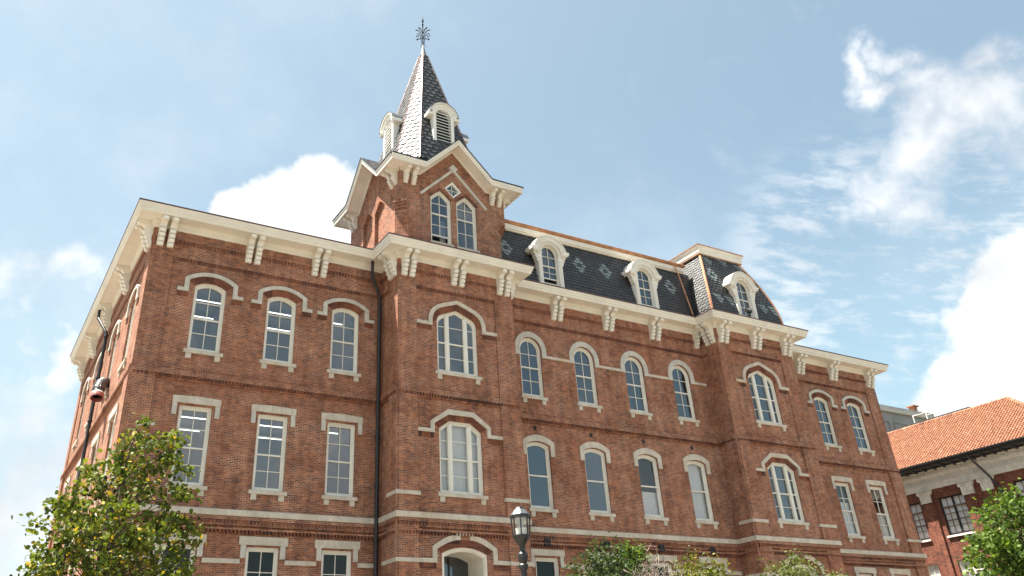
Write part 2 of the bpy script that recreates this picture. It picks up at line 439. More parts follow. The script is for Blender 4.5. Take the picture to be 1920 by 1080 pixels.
def muntin_bars(mb, F, c, o_in, zb, zr, cols, rows_lo, rows_up, d0, d1, zt, wdt=.026):
    hw = (o_in[-1][0]-o_in[0][0])/2
    for i in range(1, cols):
        x = c-hw+2*hw*i/cols
        mb.fbox(F, x-wdt/2, x+wdt/2, d0, d1-.012, zb, clip_top(o_in, x)-.005, 'sash_paint')
    for i in range(1, rows_lo): z = zb+(zr-zb)*i/rows_lo; mb.fbox(F, c-hw, c+hw, d0, d1-.015, z-wdt/2, z+wdt/2, 'sash_paint')
    for i in range(1, rows_up): z = zr+(zt-zr)*i/rows_up; mb.fbox(F, c-hw, c+hw, d0, d1-.015, z-wdt/2, z+wdt/2, 'sash_paint')

def window(parent, F, kind, c, hw, zb, zs, zt, cols=2, rows=(2, 2), sill=True, stone='limestone', name='window', hood=None, pane='pane_glass',
           mull=None, rail=.47, open_low=0., shade=None, dep=.0, frame_w=.085, frame_mat='sash_paint', sillw=None, corb=True, sd=0.):
    """window frame (part) with pane, sill and hood mould (sub-parts). Depths are behind the wall face F."""
    f = MB(); D = -.08+dep
    o0 = outline(kind, c, hw, zb, zs, zt); o1 = outline(kind, c, hw, zb, zs, zt, frame_w); o2 = outline(kind, c, hw, zb, zs, zt, frame_w+.052)
    om = outline(kind, c, hw, zb, zs, zt, frame_w*.5)
    f.plate(F, o0, [om], D-.14, D, frame_mat); f.plate(F, om, [o1], D-.14, D-.035, frame_mat)
    f.plate(F, o1, [o2], D-.15, D-.075, 'sash_paint')
    zr = zb+(zt-zb)*rail; ib = zb+frame_w+.05
    if not mull:
        f.fbox(F, c-hw+frame_w, c+hw-frame_w, D-.16, D-.06, zr-.03, zr+.03, 'sash_paint')
        if open_low:
            f.fbox(F, c-hw+frame_w, c+hw-frame_w, D-.17, D-.1, ib+open_low, ib+open_low+.07, 'sash_paint')
        if cols > 1 or max(rows) > 1: muntin_bars(f, F, c, o2, ib+open_low, zr, cols, rows[0], rows[1], D-.14, D-.07, zt-frame_w-.05)
    else:
        for s in (-1, 1):
            f.fbox(F, c+s*mull-.1, c+s*mull+.1, D-.15, D-.02, zb+.03, min(clip_top(o1, c+s*mull-.1), clip_top(o1, c+s*mull+.1)), frame_mat)
            f.fbox(F, c+s*mull-.045, c+s*mull+.045, D-.1, D-.004, zb+.03, min(clip_top(o1, c+s*mull-.045), clip_top(o1, c+s*mull+.045)), frame_mat)
        bays = ((c-hw+frame_w, c-mull-.1), (c-mull+.1, c+mull-.1), (c+mull+.1, c+hw-frame_w))
        for i, (a, b) in enumerate(bays):
            f.fbox(F, a, b, D-.16, D-.06, zr-.03, zr+.03, 'sash_paint')
            zq = zb+(zr-zb)*.52; f.fbox(F, a, b, D-.13, D-.09, zq-.013, zq+.013, 'sash_paint')
            zq = zr+(zt-zr)*.48; f.fbox(F, a, b, D-.13, D-.09, zq-.013, zq+.013, 'sash_paint')
    w_ = f.build(name, parent)
    p = MB(); oo = outline(kind, c, hw, zb+open_low, zs, zt, frame_w+.03); rs = random.Random(int(round(c*10))*1009+int(round(zb*10))*31+len(kind))
    upper = [(oo[0][0], zr)]+oo[1:-1]+[(oo[-1][0], zr)]; lower = [oo[0], (oo[0][0], zr), (oo[-1][0], zr), oo[-1]]
    for pl in (upper, lower):
        a_, b_ = rs.uniform(-.016, .016), rs.uniform(-.022, .014)
        Fp = lambda u, d, z, a_=a_, b_=b_: F(u, d+(u-c)*a_+(z-zr)*b_, z)
        p.plate(Fp, pl, [], D-.125, D-.118, pane)
    p.build('pane', w_)
    if sill:
        m = MB(); sw = sillw or hw+.125
        sill_prof = [(-.25, zb), (-.25, zb-.14), (.085+sd, zb-.15), (.085+sd, zb-.03), (.07+sd, zb-.01)]
        m.prism(F, sill_prof, c-sw, c+sw, stone)
        if corb:
            for s in (-1, 1): m.prism(F, [(-.02, zb-.15), (-.02, zb-.36), (.045+sd, zb-.35), (.055+sd, zb-.15)], c+s*(sw-.2)-.105, c+s*(sw-.2)+.105, stone)
        m.build('sill', w_)
    if hood:
        m = MB(); hood(m); m.build('hood_mould', w_)
    if shade:
        m = MB(); m.fbox(F, c-hw+.03, c+hw-.03, D-.26, D-.245, shade[0], shade[1], 'shade_fabric'); m.build('window_shade', w_)
    return w_

def voussoirs(mb, F, pts_in, pts_out, n, d1, m='brick_soldier'):
    """soldier bricks between two polylines of equal parameter"""
    def samp(pl, t):
        L = [math.dist(a, b) for a, b in zip(pl, pl[1:])]; s = t*sum(L)
        for a, b, l in zip(pl, pl[1:], L):
            if s <= l+1e-9: k = s/l if l else 0; return (a[0]+(b[0]-a[0])*k, a[1]+(b[1]-a[1])*k)
            s -= l
        return pl[-1]
    for i in range(n):
        a, b = i/n+.10/n, (i+1)/n-.10/n
        q = [samp(pts_in, a), samp(pts_in, b), samp(pts_out, b), samp(pts_out, a)]
        mb.plate(F, q, [], d1-.1, d1+random.uniform(-.004, .006), m)

# --- hood mould shapes (all stone polygons, proud of the wall)
def hood_seg(F, c):
    def go(m):
        def curve(h, zs, zt):
            rise = zt-zs; r = (h*h+rise*rise)/(2*rise); a = math.asin(h/r); return arc(c, zt-r, r, math.pi/2+a, math.pi/2-a, 14)
        po = [(c-1.30, 14.41), (c-1.30, 14.55), (c-1.05, 14.55)] + curve(1.05, 15.0, 15.36) + [(c+1.05, 14.55), (c+1.30, 14.55), (c+1.30, 14.41)]
        pi_ = [(c+.87, 14.41)] + list(reversed(curve(.87, 14.93, 15.205))) + [(c-.87, 14.41)]
        m.plate(F, po+pi_, [], -.05, .085, 'stone_grey')
        e0 = outline('seg', c, .64, 12.07, 14.74, 14.955)[1:-1]; voussoirs(m, F, e0, list(curve(.87, 14.93, 15.2)), 26, .02)
        for s in (-1, 1):
            for i in range(5): x = c+s*(.90+i*.085); m.fbox(F, x-.036, x+.036, -.05, .03, 14.22, 14.41, 'brick_soldier')
    return go
def lintel(F, c, z0, z1, hw, ear, peak=.035, ew=.17, ein=.70, mt='limestone'):
    def go(m):
        m.plate(F, [(c-hw, z0), (c-hw, z1), (c, z1+peak), (c+hw, z1), (c+hw, z0)], [], -.05, .07, mt)
        for s in (-1, 1):
            a, b = sorted((c+s*ein, c+s*(ein+ew)))
            m.prism(F, [(-.05, z0), (-.05, z0-ear), (.045, z0-ear), (.06, z0-ear+.1), (.045, z0-.1), (.055, z0)], a, b, 'stone_grey')
    return go
def hood_tudor(F, c, mt='limestone'):
    def go(m):
        def curve(h, zs, zt, sh):
            pts = [(-1., 0), (-.985, .18), (-.94, .36), (-.85, .53), (-.67, .69)]
            sc = (zt-zs); left = [(c+x*h, zs+z*sc) for x, z in pts]
            return left + [(c, zt)] + [(2*c-x, z) for x, z in reversed(left)]
        po = [(c-2.0, 14.05), (c-2.0, 14.20), (c-1.43, 14.20)] + curve(1.43, 14.28, 15.43, 0) + [(c+1.43, 14.20), (c+2.0, 14.20), (c+2.0, 14.05)]
        ci = curve(1.25, 14.25, 15.25, 0)
        m.plate(F, po + [(c+1.25, 14.05)] + list(reversed(ci)) + [(c-1.25, 14.05)], [], -.05, .085, mt)
        e0 = outline('tudor', c, 1.01, 12.07, 14.34, 14.99)[1:-1]; voussoirs(m, F, e0, ci, 44, .02)
        for s in (-1, 1):
            for i in range(8): x = c+s*(1.30+i*.088); m.fbox(F, x-.037, x+.037, -.05, .03, 13.85, 14.05, 'brick_soldier')
    return go
def hood_corner(F, c, mt='limestone'):
    def go(m):
        po = [(c-2.0, 9.42), (c-2.0, 9.56), (c-1.41, 9.56), (c-1.41, 9.88), (c-.62, 10.43), (c+.62, 10.43), (c+1.41, 9.88), (c+1.41, 9.56), (c+2.0, 9.56), (c+2.0, 9.42)]
        ci = [(c-1.24, 9.42), (c-1.24, 9.80), (c-.57, 10.22), (c+.57, 10.22), (c+1.24, 9.80), (c+1.24, 9.42)]
        m.plate(F, po+list(reversed(ci)), [], -.05, .085, mt)
        e0 = outline('corner', c, 1.01, 7.1, 9.64, 10.0)[1:-1]; voussoirs(m, F, e0, ci[1:-1], 38, .02)
        for s in (-1, 1):
            for i in range(8): x = c+s*(1.30+i*.088); m.fbox(F, x-.037, x+.037, -.05, .03, 9.22, 9.42, 'brick_soldier')
    return go
def hood_round(F, c):
    def go(m):
        zs = 14.38
        po = [(c-.895, 14.05)] + arc(c, zs, .895, math.pi, 0, 22) + [(c+.895, 14.05)]
        pi_ = [(c+.63, 14.05)] + arc(c, zs, .63, 0, math.pi, 22) + [(c-.63, 14.05)]
        m.plate(F, po+pi_, [], -.05, .05, 'stone_grey')
        pm = [(c-.70, 14.05)] + arc(c, zs, .70, math.pi, 0, 22) + [(c+.70, 14.05)]
        m.plate(F, pm+pi_, [], -.05, .012, 'stone_grey')
    return go
def hood_c2(F, c):
    def go(m):
        def curve(h, zs, zt): rise = zt-zs; r = (h*h+rise*rise)/(2*rise); a = math.asin(h/r); return arc(c, zt-r, r, math.pi/2+a, math.pi/2-a, 14)
        po = [(c-.865, 9.37)] + curve(.865, 9.98, 10.29) + [(c+.865, 9.37)]
        pi_ = [(c+.645, 9.37)] + list(reversed(curve(.645, 9.85, 10.01))) + [(c-.645, 9.37)]
        m.plate(F, po+pi_, [], -.05, .06, 'limestone')
    return go
def hood_door(F, c):
    def go(m):
        def lo(h, z0, x1, z1): return [(c-h*math.cos(a)+0, 0) for a in ()]
        def half(h, zs, xk, zk):
            pts = []
            for i in range(9):
                t = i/8; x = h+(xk-h)*t; z = zs+(zk-zs)*math.sin(t*math.pi/2)**1.0*1.0
                pts.append((x, z))
            return pts
        ho = half(1.42, 5.10, .42, 5.53); hi = half(1.23, 5.02, .21, 5.37)
        L = [(c-2.0, 4.53), (c-2.0, 4.68), (c-1.42, 4.68)] + [(c-x, z) for x, z in ho] + [(c-.42, 5.70), (c+.42, 5.70)]
        L += [(c+x, z) for x, z in reversed(ho)] + [(c+1.42, 4.68), (c+2.0, 4.68), (c+2.0, 4.53), (c+1.23, 4.53)]
        L += [(c+x, z) for x, z in hi] + [(c+.21, 5.53), (c-.21, 5.53)] + [(c-x, z) for x, z in reversed(hi)] + [(c-1.23, 4.53)]
        m.plate(F, L, [], -.05, .085, 'limestone')
        e0 = outline('seg', c, 1.02, 2.0, 4.88, 5.13)[1:-1]; ci = [(c-x, z) for x, z in hi] + [(c+x, z) for x, z in reversed(hi)]
        voussoirs(m, F, e0, ci, 40, .02)
        for s in (-1, 1):
            for i in range(8): x = c+s*(1.30+i*.088); m.fbox(F, x-.037, x+.037, -.05, .03, 4.33, 4.53, 'brick_soldier')
    return go

# --- wall sections: panel plate with openings, pier skins, corbels
ZT = 17.2
def section(F, u0, u1, holes, piers, zb=GZ-.2, low=True):
    """F: panel plane. piers: list of (u0,u1) strips standing proud of the panel"""
    m = MB()
    m.plate(F, rect(u0, u1, zb, ZT), holes, -.34, 0, 'brick')
    PU, PL = .055, .10
    for a, b in piers:
        m.fbox(F, a, b, -.01, PU, 11.0, 15.80, 'brick'); m.fbox(F, a, b, -.01, PL, zb, 11.0, 'brick')
    m.fbox(F, u0, u1, -.01, PU, 15.80, ZT, 'brick')                # head of the upper panels
    m.fbox(F, u0, u1, -.012, PU-.004, 10.86, 11.0, 'brick')
    m.fbox(F, u0, u1, -.01, PL-.004, 5.78, 6.1, 'brick')
    return m
def dentils(m, F, u0, u1, z0, z1, d0, d1, step=.135, wd=.072, mt='brick_soldier'):
    n = max(1, int((u1-u0)/step)); st = (u1-u0)/n
    for i in range(n): a = u0+st*(i+.5); m.fbox(F, a-wd/2, a+wd/2, d0, d1, z0, z1, mt)
def corbels(c, F, u0, u1, pa, pb):
    """rows of corbelled bricks of one section; pa..pb is the panel's span"""
    dentils(c, F, pa, pb, 15.64, 15.80, -.01, .05); c.fbox(F, pa, pb, -.01, .022, 15.56, 15.64, 'brick')
    dentils(c, F, u0, u1, 16.38, 16.54, .05, .085); c.fbox(F, u0, u1, .05, .083, 16.54, 16.61, 'brick'); c.fbox(F, u0, u1, .05, .067, 16.31, 16.38, 'brick')
    c.fbox(F, u0, u1, -.01, .145, 10.98, 11.07, 'brick'); c.fbox(F, u0, u1, -.01, .122, 11.07, 11.14, 'brick'); c.fbox(F, u0, u1, -.01, .095, 11.14, 11.21, 'brick')
    dentils(c, F, u0, u1, 10.87, 10.98, .0, .128); c.fbox(F, pa, pb, -.01, .075, 10.81, 10.858, 'brick')
    dentils(c, F, u0, u1, 5.84, 5.96, .05, .128); c.fbox(F, u0, u1, .05, .14, 5.96, 6.06, 'brick')
    dentils(c, F, u0, u1, 5.52, 5.62, -.01, .112); c.fbox(F, u0, u1, -.01, .12, 5.62, 5.70, 'brick')

FL, FP, FC, FR_, FW, FS = front(yL), front(yP), front(yC), front(yR), front(yW), west(.05)
OPEN = {'A': ('seg', .625, 12.07, 14.75, 14.945), 'B': ('rect', .60, 7.06, 0, 9.91), 'C': ('rect', .60, 2.25, 0, 5.10), 'D': ('tudor', 1.0, 12.06, 14.34, 14.98),
        'E': ('corner', 1.0, 7.10, 9.64, 9.99), 'F': ('round', .61, 12.10, 14.38, 14.99), 'G': ('seg', .625, 7.10, 9.84, 9.99), 'H': ('rect', .60, 2.25, 0, 5.12),
        'K': ('seg', 1.0, .6, 4.88, 5.12)}
def hole(t, c): k, hw, zb, zs, zt = OPEN[t]; return outline(k, c, hw, zb, zs, zt)
def win(F, t, c, **kw):
    k, hw, zb, zs, zt = OPEN[t]
    h = {'A': hood_seg(F, c), 'B': lintel(F, c, 9.98, 10.225, .885, .46), 'C': lintel(F, c, 5.15, 5.43, .895, .44, peak=0., ew=.19, ein=.63), 'D': hood_tudor(F, c), 'E': hood_corner(F, c),
         'F': hood_round(F, c), 'G': hood_c2(F, c), 'H': lintel(F, c, 5.18, 5.43, .89, .46, peak=0., ew=.17, ein=.66)}[t]
    if t in 'DE': kw.setdefault('mull', .455)
    if t in 'CH': kw.setdefault('pane', 'pane_dark')
    if kw.get('shade'): kw['pane'] = 'pane_thin'
    return window(HALL, F, k, c, hw, zb, zs, zt, hood=h, **kw)

LX_, CX_, WX_ = (2.50, 5.45, 8.28), [22.322+3.172*(i-1.5) for i in range(4)], (38.85, 41.82)
SY_ = (2.60, 6.60, 10.85, 14.75)
PX_, RX_ = 12.80, 31.72
# left wing
m = section(FL, .05, 9.92, [hole(t, c) for c in LX_ for t in 'ABC'], [(.0, .88)]); corbels(m, FL, .05, 9.90, .88, 9.90); m.build('wall', HALL)
# west side wall
m = section(FS, .05, BACK-.05, [hole(t, c) for c in SY_ for t in 'ABC'], [(0., .9), (BACK-.9, BACK)]); corbels(m, FS, .05, BACK, .9, BACK-.9); m.build('wall', HALL)
# tower bay
m = section(FP, 9.97, 15.71, [hole('D', PX_), hole('E', PX_), hole('K', PX_)], [(9.97, 10.80), (14.79, 15.71)]); corbels(m, FP, 9.95, 15.73, 10.80, 14.79); m.build('wall', HALL)
FPW, FPE = west(9.97), east(15.71)
m = section(FPW, yP, .5, [], [(yP-.05, -.9)]); corbels(m, FPW, yP, .1, -.9, .1); m.build('wall', HALL)
m = section(FPE, yP, .5, [], [(yP-.05, -.9)]); m.build('wall', HALL)
# recessed centre
m = section(FC, 15.6, 28.95, [hole(t, c) for c in CX_ for t in 'FGH'], []); corbels(m, FC, 15.77, 28.90, 15.77, 28.90); m.build('wall', HALL)
# right bay
m = section(FR_, 28.93, 34.65, [hole('D', RX_), hole('E', RX_), hole('K', RX_)], [(28.93, 29.76), (33.65, 34.65)]); corbels(m, FR_, 28.91, 34.67, 29.76, 33.65); m.build('wall', HALL)
FRW, FRE = west(28.93), east(34.65)
m = section(FRW, yR, .3, [], [(yR-.05, -.75)]); corbels(m, FRW, yR, -.25, -.75, -.25); m.build('wall', HALL)
m = section(FRE, yR, .7, [], []); m.build('wall', HALL)
# right wing
m = section(FW, 34.6, XE-.05, [hole(t, c) for c in WX_ for t in 'ABC'], [(34.6, 36.95), (43.36, XE-.05)]); corbels(m, FW, 34.7, XE-.05, 36.95, 43.36); m.build('wall', HALL)
m = MB(); m.fbox(east(XE-.05), .37, BACK, -.3, 0.05, GZ-.2, ZT, 'brick'); m.box(.05, XE-.05, BACK-.35, BACK-.05, GZ-.2, ZT, 'brick'); m.build('wall', HALL)

# stone belts swept round the whole plan
def shift(path, o):
    return path
mb = MB(); mb.sweep(PATH, [(-.1, 6.08), (.10, 6.08), (.115, 6.10), (.115, 6.27), (.07, 6.305), (-.1, 6.305)], 'limestone'); mb.build('stone_band', HALL)
def sband(path, z0, z1, o=.10):
    q = MB(); q.sweep(path, [(-.1, z0), (o, z0), (o, z1-.02), (o-.03, z1), (-.1, z1)], 'limestone'); q.build('stone_band', HALL)
for pth in ([(0, .9), (0, 0), (.88, 0)], [(9.92, -.9), (9.92, -1.70), (10.87, -1.70)], [(14.72, -1.70), (15.76, -1.70), (15.76, -.6)],
            [(28.88, -.75), (28.88, -1.575), (29.84, -1.575)], [(33.58, -1.575), (34.70, -1.575), (34.70, -.5)], [(43.26, .32), (XE, .32), (XE, 1.2)]):
    sband(pth, 6.915, 7.07)
def fband(F, a, b, z0, z1, d=.06):
    q = MB(); q.fbox(F, a, b, -.05, d, z0, z1, 'limestone'); q.build('stone_band', HALL)
for a, b in ((.98, LX_[0]-.82), (LX_[0]+.82, LX_[1]-.82), (LX_[1]+.82, LX_[2]-.82), (LX_[2]+.82, 9.86)): fband(FL, a, b, 4.52, 4.67)
for F, c, a, b in ((FP, PX_, 9.92, 15.76), (FR_, RX_, 28.88, 34.70)):
    y = yP-.05 if F is FP else yR-.05
    sband([(a, -.5), (a, y), (c-1.98, y)], 4.525, 4.675, .075); sband([(c+1.98, y), (b, y), (b, -.4)], 4.525, 4.675, .075)
ex = [15.80] + [q for c in CX_ for q in (c-.84, c+.84)] + [28.8]
for i in range(0, 10, 2): fband(FC, ex[i], ex[i+1], 4.70, 4.86)
ex = [15.80] + [q for c in CX_ for q in (c-.88, c+.88)] + [28.8]
for i in range(0, 10, 2): fband(FC, ex[i], ex[i+1], 14.05, 14.18, .055)

# --- windows
for i, c in enumerate(LX_):
    win(FL, 'A', c, pane='pane_bright'); win(FL, 'B', c, pane='pane_bright'); win(FL, 'C', c, sill=True)
for c in SY_:
    win(FS, 'A', c); win(FS, 'B', c); win(FS, 'C', c)
win(FP, 'D', PX_, pane='pane_bright', rail=.46); win(FP, 'E', PX_, shade=(7.15, 9.95), rail=.47)
win(FR_, 'D', RX_, pane='pane_glass', rail=.46); win(FR_, 'E', RX_, pane='pane_bright', rail=.47)
for i, c in enumerate(CX_):
    win(FC, 'F', c, rail=.49); win(FC, 'G', c, cols=1, rows=(1, 1), rail=.49, shade=((7.2, 9.95) if i == 3 else (7.2, 8.3) if i == 2 else None)); win(FC, 'H', c, cols=1, rows=(1, 1), rail=.4)
for i, c in enumerate(WX_):
    win(FW, 'A', c, rail=.47); win(FW, 'B', c, shade=(7.15, 8.5 if i else 8.9)); win(FW, 'C', c, stone='stone_grey')

# --- arched doorways under the bays
for F, c in ((FP, PX_), (FR_, RX_)):
    d = MB(); o0 = outline('seg', c, 1.0, .6, 4.88, 5.12); o1 = outline('seg', c, 1.0, .5, 4.88, 5.12, .10)
    d.plate(F, o0, [o1], -.34, -.05, 'cream_paint'); d.plate(F, o1, [outline('seg', c, 1.0, .45, 4.88, 5.12, .14)], -1.3, -.10, 'cream_paint')
    d.fbox(F, c-.9, c+.9, -1.36, -1.3, .6, 3.2, 'bronze_frame')
    d.fbox(F, c-.03, c+.03, -1.34, -1.28, 3.2, 4.97, 'black_iron')
    d.fbox(F, c-.9, c+.9, -1.34, -1.27, 3.18, 3.26, 'black_iron'); d.fbox(F, c-.9, c+.9, -1.34, -1.27, 4.12, 4.17, 'cream_paint')
    dd = d.build('doorway', HALL)
    p = MB(); p.plate(F, rect(c-.88, c+.88, 3.2, 4.98), [], -1.325, -1.32, 'pane_glass'); p.build('pane', dd)
    p = MB(); hood_door(F, c)(p); p.build('hood_mould', dd)
    p = MB()
    for k in range(12): p.fbox(F, c-1.6, c+1.6, -1.3 if k else -1.3, .3+.3*k, .6-.18*(k+1), .6-.18*k if k else .6, 'limestone')
    p.build('steps', dd)

# --- star anchors and vents
def star(F, u, z):
    s = MB(); pts = [(u+(.18 if i % 2 == 0 else .072)*math.sin(i*math.pi/5), z+(.18 if i % 2 == 0 else .072)*math.cos(i*math.pi/5)) for i in range(10)]
    c = F(u, .07, z)
    for i in range(10): s.poly([F(pts[i][0], .0, pts[i][1]), F(pts[(i+1) % 10][0], .0, pts[(i+1) % 10][1]), c], 'black_iron')
    s.build('anchor_star', HALL)
for c in CX_: star(FC, c-.09, 10.61)
for c in CX_:
    v = MB(); v.plate(FC, rect(c-.15, c+.15, 5.57, 5.87), [rect(c-.12, c+.12, 5.60, 5.84)], -.05, .16, 'black_iron')
    for k in range(4): v.fbox(FC, c-.12, c+.12, .08, .14, 5.62+k*.06, 5.645+k*.06, 'black_iron')
    v.fbox(FC, c-.02, c+.02, .06, .15, 5.60, 5.84, 'black_iron'); v.fbox(FC, c-.12, c+.12, .03, .06, 5.6, 5.84, 'dark_roof')
    v.build('vent_grille', HALL)

# --- main cornice
mb = MB()
mb.sweep(PATH, [(-.05, 16.93), (.055, 16.93), (.075, 16.97), (.075, 17.08), (.10, 17.10), (.14, 17.17), (.14, 17.225), (.64, 17.225), (.64, 17.20), (.70, 17.20),
                (.72, 17.235), (.735, 17.32), (.765, 17.34), (.775, 17.44), (.81, 17.47), (.83, 17.545), (.80, 17.56), (-.30, 17.60)], 'cream_paint')
mb.build('cornice', HALL)
mb = MB(); mb.sweep(PATH, [(-.3, 17.602), (.795, 17.564), (.835, 17.55), (.85, 17.56), (.85, 17.605), (-.3, 17.66)], 'copper_dark'); mb.build('cornice_flashing', HALL)
# flat decks behind the cornice
mb = MB(); mb.box(.2, 9.9, .2, BACK-.2, 17.45, 17.62, 'dark_roof'); mb.box(9.9, 34.6, -.3, BACK-.2, 17.44, 17.61, 'dark_roof'); mb.box(34.6, XE-.2, .5, BACK-.2, 17.45, 17.62, 'dark_roof'); mb.build('roof_deck', HALL)

def bracket(F, u, w_=.245, z0=16.13, z1=17.235, d0=.0, reach=.60, big=True):
    """scrolled timber bracket: a wavy front profile, a beaded tail and a block at the eave"""
    b = MB(); pr = [(d0, z1), (reach+.015, z1), (reach+.03, z1-.05), (reach+.03, z1-.17)]
    pr += [(reach-.02, z1-.20), (reach-.10, z1-.195), (reach-.17, z1-.21), (reach-.25, z1-.265), (reach-.29, z1-.34), (reach-.27, z1-.41)]
    z = z1-.41; dd = reach-.25
    n = 4; h = (z-z0)/n
    for i in range(n):
        for k in range(5):
            a = k/4
            pr.append((d0+(dd-d0)*(1-.14*i)*(.78+.30*math.sin(math.pi*a))-.02*i, z-h*(i+a*.98)))
    pr.append((d0, z0))
    b.prism(F, pr, u-w_/2, u+w_/2, 'cream_paint')
    # raised leaf beads down the front
    for i in range(n):
        zc = z-h*(i+.5); e = (d0+(dd-d0)*(1-.14*i)*1.04-.02*i)
        b.prism(F, [(e-.05, zc+h*.42), (e+.02, zc+h*.2), (e+.03, zc-h*.1), (e-.05, zc-h*.45)], u-w_*.32, u+w_*.32, 'white_paint')
    b.prism(F, [(reach-.02, z1-.03), (reach+.05, z1-.04), (reach+.055, z1-.13), (reach-.02, z1-.17)], u-w_*.36, u+w_*.36, 'white_paint')
    b.prism(F, [(d0, z1-.002), (reach+.06, z1-.002), (reach+.06, z1-.035), (d0, z1-.035)], u-w_*.66, u+w_*.66, 'cream_paint')
    for s in (-1, 1):
        b.plate(frame(F(u, 0, 0), F(0, 1, 0)-F(0, 0, 0), (F(1, 0, 0)-F(0, 0, 0))*s), arc(d0+.17, z1-.26, .10, 0, 2*math.pi, 12)[:-1], [], w_/2, w_/2+.012, 'cream_paint')
    b.build('cornice_bracket', HALL)
def pairs(F, lst, **k):
    for u in lst: bracket(F, u, **k)
F0 = lambda y: front(y)
pairs(front(0), (.28, .67, 3.83, 4.21, 6.73, 7.125), d0=.0)
pairs(front(-1.70), (10.195, 10.565, 12.65, 13.045, 15.065, 15.455))
pairs(front(-.32), (19.05, 19.435, 22.28, 22.65, 25.38, 25.785, 16.05, 28.55))
pairs(front(-1.575), (29.13, 29.51, 31.58, 32.00, 33.99, 34.40))
pairs(front(.32), (37.275, 37.65, 40.225, 40.605, 43.70, 44.10))
pairs(west(0), (.26, .66, 4.75, 5.15, 9.15, 9.55, 13.3, 13.7, 17.1, 17.6))
pairs(west(9.92), (-1.48, -1.10)); pairs(west(28.88), (-1.35, -.95)); pairs(east(15.76), (-1.45, -1.05)); pairs(east(34.70), (-1.33, -.93))

# --- rain pipes
def downpipe(pts, r=.065):
    d = MB(); d.tube(pts, r, 'black_iron', 10)
    z = pts[-1][2]+1.2; x, y = pts[-1][0], pts[-1][1]
    while z < pts[-2][2]: d.lathe((x, y, z), [(r+.025, -.05), (r+.035, 0), (r+.025, .05)], 'black_iron', 10); z += 2.0
    d.build('downpipe', HALL)
downpipe([(9.28, -.42, 17.22), (9.28, -.42, 16.45), (9.36, -.40, 16.28), (9.70, -.19, 15.78), (9.77, -.14, 15.6), (9.77, -.14, 11.2), (9.74, -.20, 11.0), (9.74, -.20, GZ)], .07)
downpipe([(-.55, 9.6, 17.22), (-.55, 9.5, 16.6), (-.15, 8.85, 15.7), (-.12, 8.8, 15.5), (-.14, 8.75, GZ)], .075)

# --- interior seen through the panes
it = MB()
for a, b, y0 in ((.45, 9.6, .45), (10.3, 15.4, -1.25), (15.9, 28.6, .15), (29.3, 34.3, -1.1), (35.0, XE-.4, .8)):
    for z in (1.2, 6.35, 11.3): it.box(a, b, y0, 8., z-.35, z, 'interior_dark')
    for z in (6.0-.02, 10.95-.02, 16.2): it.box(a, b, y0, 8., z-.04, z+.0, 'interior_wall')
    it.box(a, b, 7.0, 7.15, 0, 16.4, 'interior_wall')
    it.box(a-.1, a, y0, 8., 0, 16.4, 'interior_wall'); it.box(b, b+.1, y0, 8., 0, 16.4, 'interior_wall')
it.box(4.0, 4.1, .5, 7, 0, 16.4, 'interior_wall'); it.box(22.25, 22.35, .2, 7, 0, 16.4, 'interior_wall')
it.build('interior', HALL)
def tube_lamp(x0, x1, y0, y1, z):
    q = MB(); q.box(x0, x1, y0, y1, z, z+.035, 'tube_light'); q.build('ceiling_lamp', HALL)
for z in (15.95, 10.75):
    for x, x2 in ((.9, 3.7), (4.5, 9.3)):
        for yy in (1.9, 3.5, 5.3): tube_lamp(x+.2*yy, min(x2+.1*yy, 9.5 if x > 4 else 3.9), yy, yy+.05, z-.25)
for i in range(3): tube_lamp(CX_[i]+.35, CX_[i]+.43, .55, 2.0, 10.75)
tube_lamp(12.1, 12.7, -.2, -.12, 10.75); tube_lamp(31.2, 32.0, .2, .28, 10.75); tube_lamp(38.2, 39.2, 1.3, 1.38, 10.75)

# ------------------------------------------------------------------ slate cladding
def slates(mb, Sf, width, length, w_, h, rng, pale=None, tones=('slate_0', 'slate_1', 'slate_2', 'slate_3'), inside=None, lift=.034, half=None):
    """hexagonal slates laid in staggered rows over surface Sf(s,t) -> point"""
    rows = int(length/h)+1
    e = .01
    for r in range(rows):
        t0 = r*h
        ncol = int(width/w_)+2
        for k in range(-ncol//2-1, ncol//2+2):
            s0 = k*w_+(w_/2 if r % 2 else 0)
            if inside and not inside(s0, t0+h*.5): continue
            p = Sf(s0, t0+h*.5); ds = (Sf(s0+e, t0+h*.5)-p); dt = (Sf(s0, t0+h*.5+e)-p)
            n = ds.cross(dt).normalized()
            j = rng.uniform(-.004, .006); tw = rng.uniform(-.004, .004)
            hw = w_*.488
            L = [(-hw, .42*h), (-hw, 1.16*h), (hw, 1.16*h), (hw, .42*h), (hw*.46, .02*h), (-hw*.46, .02*h)]
            P = []
            for a, b in L:
                k_ = 1-b/(1.16*h)
                t_ = min(t0+b, length+.02); s_ = s0+a
                if half: h_ = max(0., half(t_)); s_ = max(-h_, min(h_, s_))
                P.append(Sf(s_, t_)+n*(.004+lift*k_+j*k_+tw*a/hw))
            mtn = tones[int(rng.random()*len(tones))]
            if pale:
                pv = pale(s0, t0+h*.5)
                if pv: mtn = pv
            mb.poly(P, mtn)
            q = [P[0], P[5], P[4], P[3]]; low = [x-n*.03 for x in q]
            for a in range(3): mb.poly([q[a], q[a+1], low[a+1], low[a]], 'dark_roof')  # lower edges coloured dark to paint in the slates' shadow lines
